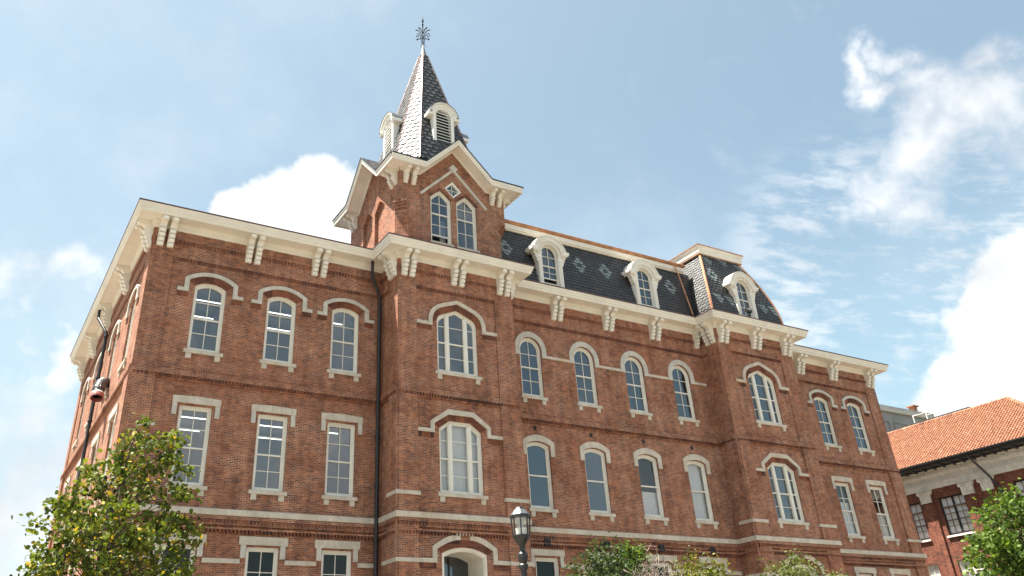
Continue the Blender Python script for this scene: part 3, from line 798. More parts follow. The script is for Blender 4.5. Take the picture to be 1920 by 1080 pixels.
def pale_sets(sets, w_, h, rng):
    """rosettes given as the set of (row, half-column) keys"""
    keys = set()
    for kx, rr, shape in sets:
        for (a, b) in shape: keys.add((rr+b, kx+a))
    def f(s, t):
        r = int(t/h); c2 = round(s/(w_/2))
        if (r, c2) in keys: return 'slate_pale_%d' % (rng.random() < .5)
        return None
    return f
ROSE = [(-1, 1), (1, 1), (-2, 0), (2, 0), (-1, -1), (1, -1), (0, 2), (0, -2)]
rng = random.Random(3)
# centre mansard
CXM = 22.45
def S_c(s, t): return Vector((CXM+s, -.33+.68*t/3.18, 18.0+3.1*t/3.18))
sw, sh = .29, .20
ro = []
for X in (16.78, 21.36, 23.23, 27.79):
    rr = 9; k = round((X-CXM)/(sw/2));  k += (k+rr) % 2
    ro.append((k, rr, ROSE))
m = MB(); DC = (19.16-CXM, 25.49-CXM); TD = 2.35
def back_quad(a, b, t0, t1): m.faces([S_c(q, t)+Vector((0, .02, 0)) for q, t in ((a, t0), (b, t0), (b, t1), (a, t1))], [(0, 1, 2, 3)], 'dark_roof')
for a, b in ((-6.9, DC[0]-.56), (DC[0]+.56, DC[1]-.56), (DC[1]+.56, 6.9)): back_quad(a, b, 0, TD)
back_quad(-6.9, 6.9, TD, 3.18)
slates(m, S_c, 13.6, 3.18, sw, sh, rng, pale_sets(ro, sw, sh, rng), inside=lambda s, t: not (t < TD and min(abs(s-q) for q in DC) < .64))
m.box(15.5, 29.4, .40, 12., 20.9, 21.45, 'dark_roof')
MAN = m.build('mansard_roof', HALL)
m = MB(); m.fbox(front(0), 15.6, 29.25, -.6, -.24, 21.06, 21.14, 'cream_paint'); m.fbox(front(0), 15.6, 29.22, -.6, -.17, 21.14, 21.40, 'cream_paint')
m.build('roof_fascia', HALL)
m = MB(); m.prism(front(0), [(-.6, 21.402), (-.16, 21.402), (-.10, 21.43), (-.06, 21.50), (-.06, 21.56), (-.10, 21.60), (-.6, 21.66)], 15.6, 29.28, 'copper_worn'); m.build('gutter', HALL)
m = MB(); m.tube([(28.47, .10, 21.35), (28.50, .0, 21.0), (28.68, -.42, 18.1)], .04, 'copper', 8); m.build('downpipe', HALL)
m = MB(); m.tube([(15.72, .0, 20.9), (15.74, -.05, 20.4), (16.35, -.40, 18.2)], .035, 'copper_dark', 8); m.build('downpipe', HALL)

# right bay mansard with bell-curved sides
MXC, MYF, MYB = 31.75, -1.60, 5.2
def dprof(t): return 1.27*(t/4.45)**1.55
ML = 4.45
def mz(t): return 18.0+4.35*t/4.45
def S_f(s, t): return Vector((MXC+s, MYF+dprof(t), mz(t)))
def S_w(s, t): return Vector((MXC-2.77+dprof(t), 1.8-s, mz(t)))
def S_e(s, t): return Vector((MXC+2.77-dprof(t), 1.8+s, mz(t)))
m = MB()
for Sf, hw in ((S_f, 2.77), (S_w, 3.4), (S_e, 3.4)):
    N = 10
    P = []
    for i in range(N+1):
        t = ML*i/N; c = Sf(0, t); n = (Sf(.01, t)-c).cross(Sf(0, t+.01)-c).normalized()
        P += [Sf(-(hw-dprof(t)), t)-n*.015, Sf(hw-dprof(t), t)-n*.015]
    if Sf is S_f:
        for i in range(N):
            lo, hi = [P[2*i], P[2*i+2]], [P[2*i+1], P[2*i+3]]
            if ML*i/N < 2.35:
                for sx, q in ((-1, lo), (1, hi)): m.faces([q[0], Vector((MXC+sx*.56, q[0].y, q[0].z)), Vector((MXC+sx*.56, q[1].y, q[1].z)), q[1]], [(0, 1, 2, 3)], 'dark_roof')
            else: m.faces([lo[0], hi[0], hi[1], lo[1]], [(0, 1, 2, 3)], 'dark_roof')
    else: m.faces(P, [(2*i, 2*i+1, 2*i+3, 2*i+2) for i in range(N)], 'dark_roof')
ro = []
for X, zz in ((30.15, 20.55), ):
    rr = round((zz-18)/4.35*4.45/sh); k = round((X-MXC)/(sw/2)); k += (k+rr) % 2; ro.append((k, rr, ROSE))
for X, zz in ((29.62, 18.75), (30.42, 18.75), (33.1, 18.75), (33.95, 18.75), (30.4, 21.8), (31.7, 21.9), (32.9, 21.8), (33.35, 20.55)):
    rr = round((zz-18)/4.35*4.45/sh); k = round((X-MXC)/(sw/2)); k += (k+rr) % 2; ro.append((k, rr, [(0, 0), (1, 1), (2, 0), (1, -1), (-1, 1)]))
slates(m, S_f, 5.6, ML, sw, sh, rng, pale_sets(ro, sw, sh, rng), inside=lambda s, t: abs(s) < 2.77-dprof(t)+.12 and not (t < 2.35 and abs(s) < .64), half=lambda t: 2.77-dprof(t))
for Sf in (S_w, S_e): slates(m, Sf, 6.9, ML, sw, sh, rng, inside=lambda s, t: abs(s) < 3.4-dprof(t)+.12, half=lambda t: 3.4-dprof(t))
m.box(30.2, 33.3, -.2, 4., 22.2, 22.4, 'dark_roof')
MAN2 = m.build('mansard_roof', HALL)
for sx in (-1, 1):
    m = MB()
    pts = [Vector((MXC+sx*(2.77-dprof(t)), MYF+dprof(t), mz(t))) for t in [ML*i/10 for i in range(11)]]
    m.tube(pts, .075, 'copper', 8)
    m.build('hip_flashing', MAN2)
tp = [(29.98+.1, 5.), (29.98+.1, -.48), (33.52, -.48), (33.52, 5.)]
m = MB(); m.sweep(tp, [(-.3, 22.28), (.0, 22.28), (.02, 22.36), (.05, 22.38), (.05, 22.58), (.09, 22.62), (.13, 22.74), (.13, 22.78), (-.3, 22.80)], 'cream_paint'); m.build('roof_cornice', HALL)
m = MB(); m.sweep(tp, [(-.3, 22.802), (.13, 22.785), (.16, 22.79), (.16, 22.84), (-.3, 22.88)], 'copper'); m.sweep(tp, [(-.02, 22.25), (.03, 22.25), (.03, 22.275), (-.02, 22.275)], 'copper'); m.box(30.1, 33.5, -.4, 5., 22.70, 22.79, 'dark_roof'); m.build('cornice_flashing', HALL)

# --- arched roof dormers
def dormer(c, y, open_low=0.):
    F = front(y); m = MB(); zs = 19.78
    def ring(ro, ri, d0, d1, mt='cream_paint', z=zs):
        m.plate(F, arc(c, z, ro, math.pi, 0, 20)+arc(c, z, ri, 0, math.pi, 20), [], d0, d1, mt)
    ring(1.00, .70, -.30, .10, 'white_paint'); ring(.90, .70, .09, .13, 'cream_paint'); ring(.80, .54, -.30, .05, 'cream_paint'); ring(1.05, .985, -1.2, .15, 'cream_paint')
    for s in (-1, 1):
        a, b = sorted((c+s*.51, c+s*.745)); m.fbox(F, a, b, -.30, .03, 18.0, zs, 'white_paint')
        a, b = sorted((c+s*.56, c+s*.70)); m.fbox(F, a, b, .02, .05, 18.15, zs-.25, 'cream_paint')
        a, b = sorted((c+s*.50, c+s*.80)); m.fbox(F, a, b, -.30, .07, zs-.09, zs+.06, 'cream_paint')
        # eaves return of the hood
        a, b = sorted((c+s*.66, c+s*1.20)); m.prism(F, [(-.95, zs+.10), (.12, zs+.10), (.17, zs+.20), (.17, zs+.26), (-.95, zs+.26)], *sorted((c+s*.80, c+s*1.16)), 'white_paint')
        m.prism(F, [(-.95, zs+.02), (.08, zs+.02), (.12, zs+.10), (-.95, zs+.10)], *sorted((c+s*.74, c+s*1.06)), 'cream_paint')
        # scroll console below it
        FS_ = frame(F(c, 0, 0), (s, 0, 0), (0, -1, 0))
        m.plate(FS_, [(.74, 19.80), (1.02, 19.80), (.98, 19.66), (.90, 19.62), (.92, 19.50), (.85, 19.44), (.83, 19.30), (.745, 19.20)], [], -.25, .03, 'cream_paint', back=True)
        # cheek
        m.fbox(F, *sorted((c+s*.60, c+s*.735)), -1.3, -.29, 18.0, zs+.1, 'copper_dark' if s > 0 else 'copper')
    m.plate(F, arc(c, zs, .98, math.pi, 0, 20)+arc(c, zs, .56, 0, math.pi, 20), [], -1.25, -.28, 'white_paint', side='lead_grey')
    d = m.build('roof_dormer', HALL)
    wn = window(d, F, 'round', c, .53, 18.1, zs, zs+.55, sill=False, cols=2, rows=(2, 2), rail=.46, dep=.02, frame_w=.045, open_low=open_low, name='dormer_window')
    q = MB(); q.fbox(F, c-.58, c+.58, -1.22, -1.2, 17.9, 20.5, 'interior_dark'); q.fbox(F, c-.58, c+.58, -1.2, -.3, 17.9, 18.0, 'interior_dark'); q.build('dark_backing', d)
dormer(19.16, -.40, .22); dormer(25.49, -.40); dormer(31.75, -1.63)

# ------------------------------------------------------------------ tower
TX, TY, TH = 12.85, 1.20, 2.85
tw = thing  # noqa
Fs = {'f': frame((TX, TY-TH, 0), (1, 0, 0), (0, -1, 0)), 'w': frame((TX-TH, TY, 0), (0, 1, 0), (-1, 0, 0)),
      'b': frame((TX, TY+TH, 0), (1, 0, 0), (0, 1, 0)), 'e': frame((TX+TH, TY, 0), (0, 1, 0), (1, 0, 0))}
CH = .46
def tower_outline(ch=True):
    a = TH-CH if ch else TH; T_ = TH-.003
    return [(-a, 17.4), (-a, 20.0), (-T_, 20.0), (-T_, 21.75), (-1.72, 21.75), (0, 23.47), (1.72, 21.75), (T_, 21.75), (T_, 20.0), (a, 20.0), (a, 17.4)]
LAN = ('lancet', .55, 18.22, 20.60, 21.06)
def lan(c, e=0.): return outline('lancet', c, LAN[1], LAN[2], LAN[3], LAN[4], e)
dia = [(-.47, 21.27), (0, 21.74), (.47, 21.27), (0, 20.80)]
for k, F in Fs.items():
    m = MB()
    if k == 'f':
        a = TH-CH
        m.plate(F, rect(-a, a, 17.4, 20.0)[:1]+[(-a, 21.75), (-1.72, 21.75), (0, 23.47), (1.72, 21.75), (a, 21.75), (a, 17.4)], [lan(-.69), lan(.69), dia], -.3, 0, 'brick')
        for s_ in (-1, 1): m.plate(F, rect(*sorted((s_*a, s_*(TH-.003))), 20.0, 21.75), [], -.3, 0, 'brick')
    elif k == 'w':
        a = TH-CH
        m.plate(F, [(-a, 17.4), (-a, 21.75), (-1.72, 21.75), (0, 23.47), (1.72, 21.75), (a, 21.75), (a, 17.4)], [lan(-.69), lan(.69)], -.16, 0, 'brick')
        for s_ in (-1, 1): m.plate(F, rect(*sorted((s_*a, s_*(TH-.003))), 20.0, 21.75), [], -.16, 0, 'brick')
        m.plate(F, rect(-1.5, 1.5, 17.5, 21.4), [], -.2, -.16, 'brick')
    else: m.plate(F, tower_outline(), [], -.3, 0, 'brick')
    # sawtooth corbels closing the chamfer below the eaves corner
    for s in (-1, 1):
        for i in range(7):
            q = .07*i
            m.fbox(F, *sorted((s*(TH-CH-.01), s*(TH-CH+q+.04))), -.4, -.006 if i < 6 else 0, 19.55+i*.067, 19.55+(i+1)*.067+.004, 'brick')
    m.build('wall', HALL)
for sx in (-1, 1):
    for sy in (-1, 1):
        m = MB()
        a = (TX+sx*(TH-CH), TY+sy*TH); b = (TX+sx*TH, TY+sy*(TH-CH))
        m.faces([(a[0], a[1], 17.4), (b[0], b[1], 17.4), (b[0], b[1], 20.05), (a[0], a[1], 20.05)], [(0, 1, 2, 3)], 'brick')
        for i in range(4):
            z = 19.50+i*.13; o = .07+.07*i
            ax = (TX+sx*(TH-CH+.0), TY+sy*(TH-.01)); bx = (TX+sx*(TH-.01), TY+sy*(TH-CH))
            n = Vector((sx, sy, 0)).normalized()*o
            P = [Vector((ax[0], ax[1], z))-n*.2, Vector((bx[0], bx[1], z))-n*.2]
            Q = [P[0]+n*1.2, P[1]+n*1.2]
            up = Vector((0, 0, .134))
            m.faces([P[0], P[1], Q[1], Q[0], P[0]+up, P[1]+up, Q[1]+up, Q[0]+up], [(0, 1, 2, 3), (4, 5, 6, 7), (2, 3, 7, 6), (0, 3, 7, 4), (1, 2, 6, 5)], 'brick')
        m.build('wall', HALL)
Ff = Fs['f']
for c, op in ((-.69, .28), (.69, 0.)):
    window(HALL, Ff, *[('lancet'), c, .55, 18.22, 20.60, 21.06], sill=True, corb=False, sillw=.6, rail=.55, open_low=op, frame_w=.075, name='window')
f = MB(); di = lambda e: [(-.47+e*1.41, 21.27), (0, 21.74-e*1.41), (.47-e*1.41, 21.27), (0, 20.80+e*1.41)]
f.plate(Ff, di(0), [di(.085)], -.2, -.04, 'white_paint')
f.fbox(Ff, -.013, .013, -.16, -.12, 20.95, 21.6, 'sash_paint'); f.fbox(Ff, -.33, .33, -.16, -.12, 21.257, 21.283, 'sash_paint')
fw = f.build('window', HALL); p = MB(); p.plate(Ff, di(.07), [], -.155, -.15, 'pane_glass'); p.build('pane', fw)
p = MB()
t_ = .085; z_a = 22.36
p.plate(Ff, [(-1.74, 20.62-t_), (-1.74-t_, 20.62+.0), (0, z_a+t_*.9), (1.74+t_, 20.62), (1.74, 20.62-t_), (0, z_a-t_*1.15)], [], -.05, .09, 'stone_grey')
p.plate(Ff, [(-.24, 22.42), (0, 22.66), (.24, 22.42), (0, 22.18)], [], -.05, .12, 'stone_grey'); p.build('hood_mould', HALL)
p = MB()
for c in (-.69, .69):
    o = lan(c)[1:-1]; oo = outline('lancet', c, .67, 18.2, 20.66, 21.22)[1:-1]; voussoirs(p, Ff, o, oo, 14, .012)
p.build('brick_arch', HALL)
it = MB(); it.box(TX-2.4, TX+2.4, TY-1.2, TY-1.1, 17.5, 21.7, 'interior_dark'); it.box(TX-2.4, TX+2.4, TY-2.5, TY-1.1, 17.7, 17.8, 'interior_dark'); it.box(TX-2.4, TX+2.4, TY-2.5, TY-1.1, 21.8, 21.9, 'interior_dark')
it.build('interior', HALL)
q = MB(); q.box(12.33, 12.62, -1.16, -1.12, 18.2, 19.7, 'shade_fabric'); q.build('window_shade', HALL)

# eaves following the four gables
EV = .71
def eave_line(off=0., zo=0.): return [(-TH-EV-off, 21.95+zo), (-1.80, 21.95+zo), (0, 23.75+zo), (1.80, 21.95+zo), (TH+EV+off, 21.95+zo)]
for k, F in Fs.items():
    wide = k in 'fb'
    ln = eave_line(); lim = TH+EV if wide else TH-.0
    def cut(pl, lim): return [(max(-lim, min(lim, a)), z) for a, z in pl]
    m = MB()
    top = cut([(a, z-.06) for a, z in ln], lim); bot = cut([(a, z-.22) for a, z in ln], lim)
    m.plate(F, top+list(reversed(bot)), [], 0.003, EV-.06, 'cream_paint')
    lim2 = TH+EV-.0 if wide else TH+EV-.07
    m.plate(F, cut([(a, z-.02) for a, z in ln], lim2)+list(reversed(cut([(a, z-.30) for a, z in ln], lim2))), [], EV-.07, EV, 'cream_paint', back=True)
    m.plate(F, cut([(a, z-.02) for a, z in ln], lim2)+list(reversed(cut([(a, z-.11) for a, z in ln], lim2))), [], EV-.01, EV+.045, 'white_paint', back=True)
    lim3 = TH-.02
    m.plate(F, cut([(a, z-.20) for a, z in ln], lim3)+list(reversed(cut([(a, z-.36) for a, z in ln], lim3))), [], -.02, .05, 'cream_paint')
    m.build('tower_eaves', HALL)
    m = MB()
    lim4 = TH+EV+.07
    m.plate(F, cut([(a, z+.035) for a, z in ln], 9)[0:1]+[(a, z+.035) for a, z in ln[1:-1]]+[(TH+EV+.05, 21.985)]+list(reversed([(a, z-.018) for a, z in ln])), [], -.1, EV+.08, 'dark_roof', back=True)
    m.build('roof_edge', HALL)
# roof: crossing gables and low corner hips
m = MB()
def gable_S(F, s):
    def f(a, t):      # a along depth, t up the slope
        k = t/2.546
        return F(s*(1.80-1.80*k), a, 21.97+1.80*k+.03)
    return f
for k, F in Fs.items():
    for s in (-1, 1):
        m.faces([F(s*1.8, EV+.06, 21.985), F(0, EV+.06, 23.785), F(0, -2.6, 23.785), F(s*1.8, -2.6, 21.985)], [(0, 1, 2, 3)], 'slate_0')
        Sg0 = gable_S(F, s)
        flip = (s > 0) ^ (k in 'wb')
        Sg = (lambda a, t, f=Sg0, q=(1 if flip else -1): f(-.95+a*q, t))
        slates(m, Sg, 3.4, 2.5, .30, .22, rng, inside=lambda a, t: abs(a) < 1.62)
for sx in (-1, 1):
    for sy in (-1, 1):
        A = Vector((TX+sx*1.75, TY+sy*3.58, 21.97)); B = Vector((TX+sx*3.58, TY+sy*3.58, 21.97)); C = Vector((TX+sx*3.58, TY+sy*1.75, 21.97)); D_ = Vector((TX+sx*1.55, TY+sy*1.55, 23.42))
        m.faces([A, B, C, D_], [(0, 1, 3), (1, 2, 3)], 'slate_2')
m.build('tower_roof', HALL)
# paired brackets at the eaves corners
for k, F in Fs.items():
    for u in (-2.55, -2.14, 2.14, 2.55): bracket(F, u, z0=20.95, z1=21.74, reach=.50, w_=.2)

# --- spire: square with cut corners
def dist_at(z): return .17+.26*(31.9-z)
sp = MB(); Z0, Z1 = 22.9, 31.75
RAT = .63
def ringp(z):
    d = dist_at(z); h = d*RAT
    return [(TX-h, TY-d), (TX+h, TY-d), (TX+d, TY-h), (TX+d, TY+h), (TX+h, TY+d), (TX-h, TY+d), (TX-d, TY+h), (TX-d, TY-h)]
r0_, r1_ = ringp(Z0), ringp(Z1)
ins = .02
sp.faces([(*p, Z0) for p in r0_]+[(*p, Z1) for p in r1_], [(i, (i+1) % 8, 8+(i+1) % 8, 8+i) for i in range(8)], 'dark_roof')
for i in range(8):
    a0, b0, a1, b1 = (Vector((*r0_[i], Z0)), Vector((*r0_[(i+1) % 8], Z0)), Vector((*r1_[i], Z1)), Vector((*r1_[(i+1) % 8], Z1)))
    mid0, mid1 = (a0+b0)/2, (a1+b1)/2; L = (mid1-mid0).length; ud = (b0-a0).normalized(); td = (mid1-mid0)/L; nn = ud.cross(td).normalized()
    hw0, hw1 = (b0-a0).length/2, (b1-a1).length/2
    Sf = lambda s, t, m0=mid0, u=ud, d=td, n=nn: m0+u*s+d*t+n*.004
    slates(sp, Sf, 2*hw0, L, .37, .31, rng, inside=lambda s, t, h0=hw0, h1=hw1, LL=L: abs(s) < h0+(h1-h0)*t/LL+.12, half=lambda t, h0=hw0, h1=hw1, LL=L: h0+(h1-h0)*t/LL)
SP = sp.build('spire', HALL)
m = MB()
for i in range(8): m.tube([(*r0_[i], Z0), (*r1_[i], Z1)], .05, 'copper_dark', 6)
m.build('hip_flashing', SP)
m = MB(); m.lathe((TX, TY, 0), [(.27, 31.60), (.25, 31.68), (.21, 31.76), (.115, 32.2), (.06, 32.52), (.045, 32.60)], 'lead_grey', 12); m.build('spire_cap', SP)
# wrought iron finial
m = MB(); m.tube([(TX, TY, 32.5), (TX, TY, 34.3), (TX, TY, 34.42), (TX, TY, 34.55), (TX, TY, 34.80)], [.035, .03, .055, .06, .005], 'black_iron', 8)
m.lathe((TX, TY, 34.22), [(.03, -.05), (.06, 0), (.03, .05)], 'black_iron', 8); m.lathe((TX, TY, 32.75), [(.05, -.04), (.09, 0), (.05, .04)], 'black_iron', 8)
for k in range(4):
    a = k*math.pi/2-R(28); ux, uy = math.cos(a), math.sin(a)
    def pt(r, z): return (TX+ux*r, TY+uy*r, z)
    if k % 2 == 0:
        m.tube([pt(.06, 32.75), pt(.10, 33.05), pt(.14, 33.30), pt(.22, 33.50), pt(.33, 33.55), pt(.40, 33.44), pt(.36, 33.31), pt(.26, 33.30), pt(.24, 33.38), pt(.29, 33.42)], .02, 'black_iron', 6)
        m.tube([pt(.05, 33.2), pt(.12, 33.55), pt(.25, 33.75), pt(.42, 33.80)], [.022, .026, .028, .035], 'black_iron', 6)
        m.tube([pt(.33, 33.30), pt(.33, 33.08)], .012, 'black_iron', 5); m.lathe(pt(.33, 33.06), [(.02, -.02), (.06, 0), (.02, .02)], 'black_iron', 8)
    m.tube([pt(.04, 33.55), pt(.12, 33.85), pt(.24, 33.98)], [.02, .03, .045], 'black_iron', 6)
    m.tube([pt(.05, 32.72), pt(.18, 32.50)], .015, 'black_iron', 5)
m.tube([(TX-.26, TY+.14, 33.12), (TX+.26, TY-.14, 33.12)], .028, 'black_iron', 6)
m.build('finial', SP)
# louvred dormers on the four broad faces
for k, (u, n) in {'f': ((1, 0, 0), (0, -1, 0)), 'w': ((0, 1, 0), (-1, 0, 0)), 'b': ((1, 0, 0), (0, 1, 0)), 'e': ((0, 1, 0), (1, 0, 0))}.items():
    F = frame((TX, TY, 0), u, n); DF = 2.13; zs = 26.12; m = MB()
    for s in (-1, 1): m.fbox(F, *sorted((s*.43, s*.60)), DF-.35, DF, 23.7, zs, 'white_paint')
    m.fbox(F, -.60, .60, DF-.3, DF+.03, 23.62, 23.78, 'white_paint')
    m.plate(F, arc(0, zs, .60, math.pi, 0, 18)+arc(0, zs, .43, 0, math.pi, 18), [], DF-.35, DF, 'white_paint')
    m.plate(F, arc(0, zs, .72, math.pi, 0, 18)+arc(0, zs, .56, 0, math.pi, 18), [], DF-.2, DF+.07, 'white_paint')
    m.plate(F, arc(0, zs, .80, math.pi, 0, 18)+arc(0, zs, .70, 0, math.pi, 18), [], DF-1.4, DF+.13, 'cream_paint')
    m.plate(F, arc(0, zs, .83, math.pi, 0, 18)+arc(0, zs, .801, 0, math.pi, 18), [], DF-1.4, DF+.15, 'lead_grey')
    for s in (-1, 1):
        m.prism(F, [(DF-1.0, zs-.10), (DF+.07, zs-.10), (DF+.13, zs+.02), (DF+.13, zs+.08), (DF-1.0, zs+.08)], *sorted((s*.58, s*.90)), 'white_paint')
        m.fbox(F, *sorted((s*.48, s*.585)), DF-1.2, DF-.34, 23.6, zs, 'slate_0')
    m.plate(F, arc(0, zs, .58, math.pi, 0, 18), [], DF-1.4, DF-.36, 'dark_roof')
    m.fbox(F, -.43, .43, DF-.34, DF-.30, 23.7, zs+.5, 'black_iron')  # black sheet behind the slats paints in the dark of the gaps
    d = m.build('spire_dormer', HALL)
    m = MB(); z = 23.85
    while z < zs+.40:
        h = .42 if z+.1 < zs else math.sqrt(max(.01, .42**2-(z+.1-zs)**2))
        m.prism(F, [(DF-.09, z+.075), (DF-.09, z+.055), (DF-.01, z), (DF-.01, z+.035)], -h, h, 'white_paint'); z += .185
    m.build('louvre', d)

# ------------------------------------------------------------------ loose things on the hall
fl = thing('floodlight', 'small black floodlight on a stand on the cornice before the right bay dormer', 'lamp', (31.2, -2.15, 17.62))
m = MB(); m.tube([(31.2, -2.15, 17.60), (31.2, -2.15, 18.05)], .03, 'black_iron', 6); m.box(31.02, 31.38, -2.28, -2.02, 17.62, 17.68, 'black_iron'); m.tube([(30.8, -2.1, 17.7), (31.0, -2.15, 17.8), (31.2, -2.15, 17.75), (31.45, -2.12, 17.68)], .035, 'black_plastic', 6); m.build('stand', fl)
m = MB(); m.box(31.0, 31.38, -2.25, -2.08, 18.03, 18.24, 'black_iron'); m.box(31.03, 31.35, -2.262, -2.25, 18.16, 18.22, 'pale_plastic'); m.build('head', fl)
hs = thing('duct_hose', 'black flexible air hose with a red collar hanging out of a west side window', 'hose', (0, 6.1, 12.3))
ctr = [(.35, 6.35, 12.38), (.05, 6.15, 12.38), (-.18, 5.85, 12.30), (-.33, 5.50, 12.08), (-.40, 5.25, 11.78), (-.42, 5.12, 11.55)]
P = []; 
for i in range(len(ctr)-1):
    for q in range(6): P.append(tuple(ctr[i][a]+(ctr[i+1][a]-ctr[i][a])*q/6 for a in range(3)))
P.append(ctr[-1])
m = MB(); m.tube(P, [.20+.018*(i % 2)+.0015*i for i in range(len(P))], 'black_plastic', 14, cap=False); m.build('hose', hs)
m = MB(); m.tube([ctr[-1], (-.425, 5.06, 11.42), (-.43, 5.03, 11.34)], [.255, .265, .25], 'red_plastic', 14, cap=False); m.tube([ctr[-1], (-.422, 5.09, 11.49)], [.262, .268], 'pale_plastic', 14, cap=False); m.build('collar', hs)

# ------------------------------------------------------------------ neighbour with the clay tile roof
NX = 56.0
NB = thing('tile_roof_building', 'dark brick building with orange clay tile roof and cream capitals beyond the hall', 'building', (62, 3, GZ))
FN = west(NX)
cen2 = (4.57, 8.0, 11.4, -.9, -4.3, -7.7); NW = (.97, 8.70, 11.22)
holes = [rect(c-NW[0], c+NW[0], 8.70, 11.22) for c in cen2]+[rect(c-NW[0], c+NW[0], 4.4, 7.06) for c in cen2]+[rect(c-NW[0], c+NW[0], .4, 3.0) for c in cen2]
m = MB(); m.plate(FN, rect(-12, 16, GZ-.2, 13.3), holes, -.35, 0, 'brick_brown')
for a, b in ((5.92, 6.78), (2.75, 3.55), (1.25, 2.15), (9.3, 10.1), (-2.9, -2.1), (-6.4, -5.6)): m.fbox(FN, a, b, -.02, .14, GZ, 12.1, 'brick_brown')
m.box(NX, NX+14, -12, -11.7, GZ, 13.3, 'brick_brown'); m.box(NX, NX+14, 15.7, 16, GZ, 13.3, 'brick_brown'); m.build('wall', NB)
m = MB(); m.prism(FN, [(-.1, 11.86), (.16, 11.86), (.18, 12.16), (.22, 12.20), (.22, 12.62), (.30, 12.66), (.34, 12.80), (.34, 12.98), (.42, 13.05), (.42, 13.12), (-.1, 13.12)], -12, 16, 'trim_stone')
y = -12.
while y < 16: m.fbox(FN, y, y+.11, .30, .40, 12.80, 12.98, 'trim_stone'); y += .22
y = -12.
while y < 16: m.fbox(FN, y, y+.05, .20, .235, 12.25, 12.56, 'stone_grey'); y += .14
m.build('cornice', NB)
for yc in (6.35, 3.15, 1.70, 9.7, -2.5, -6.):
    m = MB()
    m.plate(FN, [(yc-.40, 11.02), (yc-.42, 11.5), (yc-.56, 11.80), (yc-.56, 11.92), (yc+.56, 11.92), (yc+.56, 11.80), (yc+.42, 11.5), (yc+.40, 11.02)], [], -.02, .20, 'trim_stone')
    m.fbox(FN, yc-.60, yc+.60, .0, .27, 11.83, 11.93, 'trim_stone')
    for i in range(4):
        u = yc-.33+.22*i; m.prism(FN, [(.19, 11.10), (.22, 11.10), (.25, 11.55), (.33, 11.68), (.19, 11.74)], u-.07, u+.07, 'trim_stone')
    for s in (-1, 1): m.plate(FN, arc(yc+s*.42, 11.68, .13, 0, 2*math.pi, 12)[:-1], [], .1, .30, 'trim_stone')
    m.fbox(FN, yc-.42, yc+.42, .0, .23, 11.0, 11.08, 'trim_stone'); m.build('capital', NB)
for c in cen2:
    for zb, zt in ((8.70, 11.22), (4.4, 7.06), (.4, 3.0)):
        m = MB(); mt = 'bronze_frame' if zb > 8 else 'trim_stone'
        m.plate(FN, rect(c-.97, c+.97, zb, zt), [rect(c-.89, c-.06, zb+.1, zt-.08), rect(c+.06, c+.89, zb+.1, zt-.08)], -.25, -.12, 'black_iron' if zb > 8 else 'trim_stone')
        for s in (-1, 1):
            a, b = sorted((c+s*.06, c+s*.89)); zt2 = zb+(zt-zb)*.73
            m.fbox(FN, a, b, -.22, -.13, zt2-.05, zt2+.05, mt); zr = zb+.1+(zt2-zb)*.47; m.fbox(FN, a, b, -.22, -.15, zr-.03, zr+.03, mt)
            mi = (a+b)/2; m.fbox(FN, mi-.014, mi+.014, -.22, -.16, zb+.1, zt-.08, mt)
            for z in (zb+.1+(zr-zb)*.5, (zr+zt2)/2): m.fbox(FN, a, b, -.22, -.16, z-.014, z+.014, mt)
        wn = m.build('window', NB)
        p = MB(); p.plate(FN, rect(c-.9, c+.9, zb+.05, zt-.05), [], -.225, -.22, 'pane_thin'); p.build('pane', wn)
        p = MB(); p.fbox(FN, c-.9, c+.9, -.26, -.25, zb+.05, zt-.05, 'blind_white'); p.build('window_shade', wn)
        p = MB(); p.prism(FN, [(-.2, zb), (-.2, zb-.15), (.12, zb-.15), (.12, zb-.04)], c-1.08, c+1.08, 'white_paint'); p.build('sill', wn)
# tiled roof with a hipped south end
EX, RXX, EZ, RZ = 54.7, 61.0, 13.42, 17.75
Y_S, Y_N, YR0 = -5.3, 17.0, .9
m = MB(); tones = []
run = RXX-EX; sl = math.hypot(run, RZ-EZ); nrow = 29; pitch = .245
m.faces([(EX, Y_S, EZ-.03), (EX, Y_N, EZ-.03), (RXX, Y_N, RZ-.03), (RXX, YR0, RZ-.03)], [(0, 1, 2, 3)], 'clay_tile'); tones += [.1]
rg = random.Random(5); nv = Vector((-(RZ-EZ), 0, run)).normalized()
y = Y_S
while y < Y_N:
    for r in range(nrow):
        t0, t1 = r/nrow, (r+1)/nrow
        if y < Y_S+(YR0-Y_S)*t0: continue
        tn = min(1, max(0, rg.gauss(.55, .15))); dy = rg.uniform(-.008, .008)
        def pp(t, a, lift): b = Vector((EX+run*t, y+dy, EZ+(RZ-EZ)*t)); ang = math.pi*a; return b+Vector((0, .088*math.cos(ang), 0))+nv*(.07*math.sin(ang)+lift)
        A = [pp(t0, a/4, .035) for a in range(5)]; B = [pp(t1, a/4, .0) for a in range(5)]
        i0 = len(m.v); m.v += [tuple(q) for q in A+B]
        for a in range(4): m.f.append((i0+a, i0+a+1, i0+6+a, i0+5+a)); m.mi.append(0); tones.append(tn)
        m.f.append((i0, i0+1, i0+2, i0+3, i0+4)); m.mi.append(0); tones.append(tn*.4)
    y += pitch
m.faces([(EX, Y_S, EZ), (RXX, YR0, RZ), (2*RXX-EX, Y_S, EZ)], [(0, 1, 2)], 'clay_tile'); tones += [.4]
m.faces([(2*RXX-EX, Y_S, EZ), (RXX, YR0, RZ), (RXX, Y_N, RZ), (2*RXX-EX, Y_N, EZ)], [(0, 1, 2, 3)], 'clay_tile'); tones += [.5]
rf = m.build('roof', NB, tones=tones)
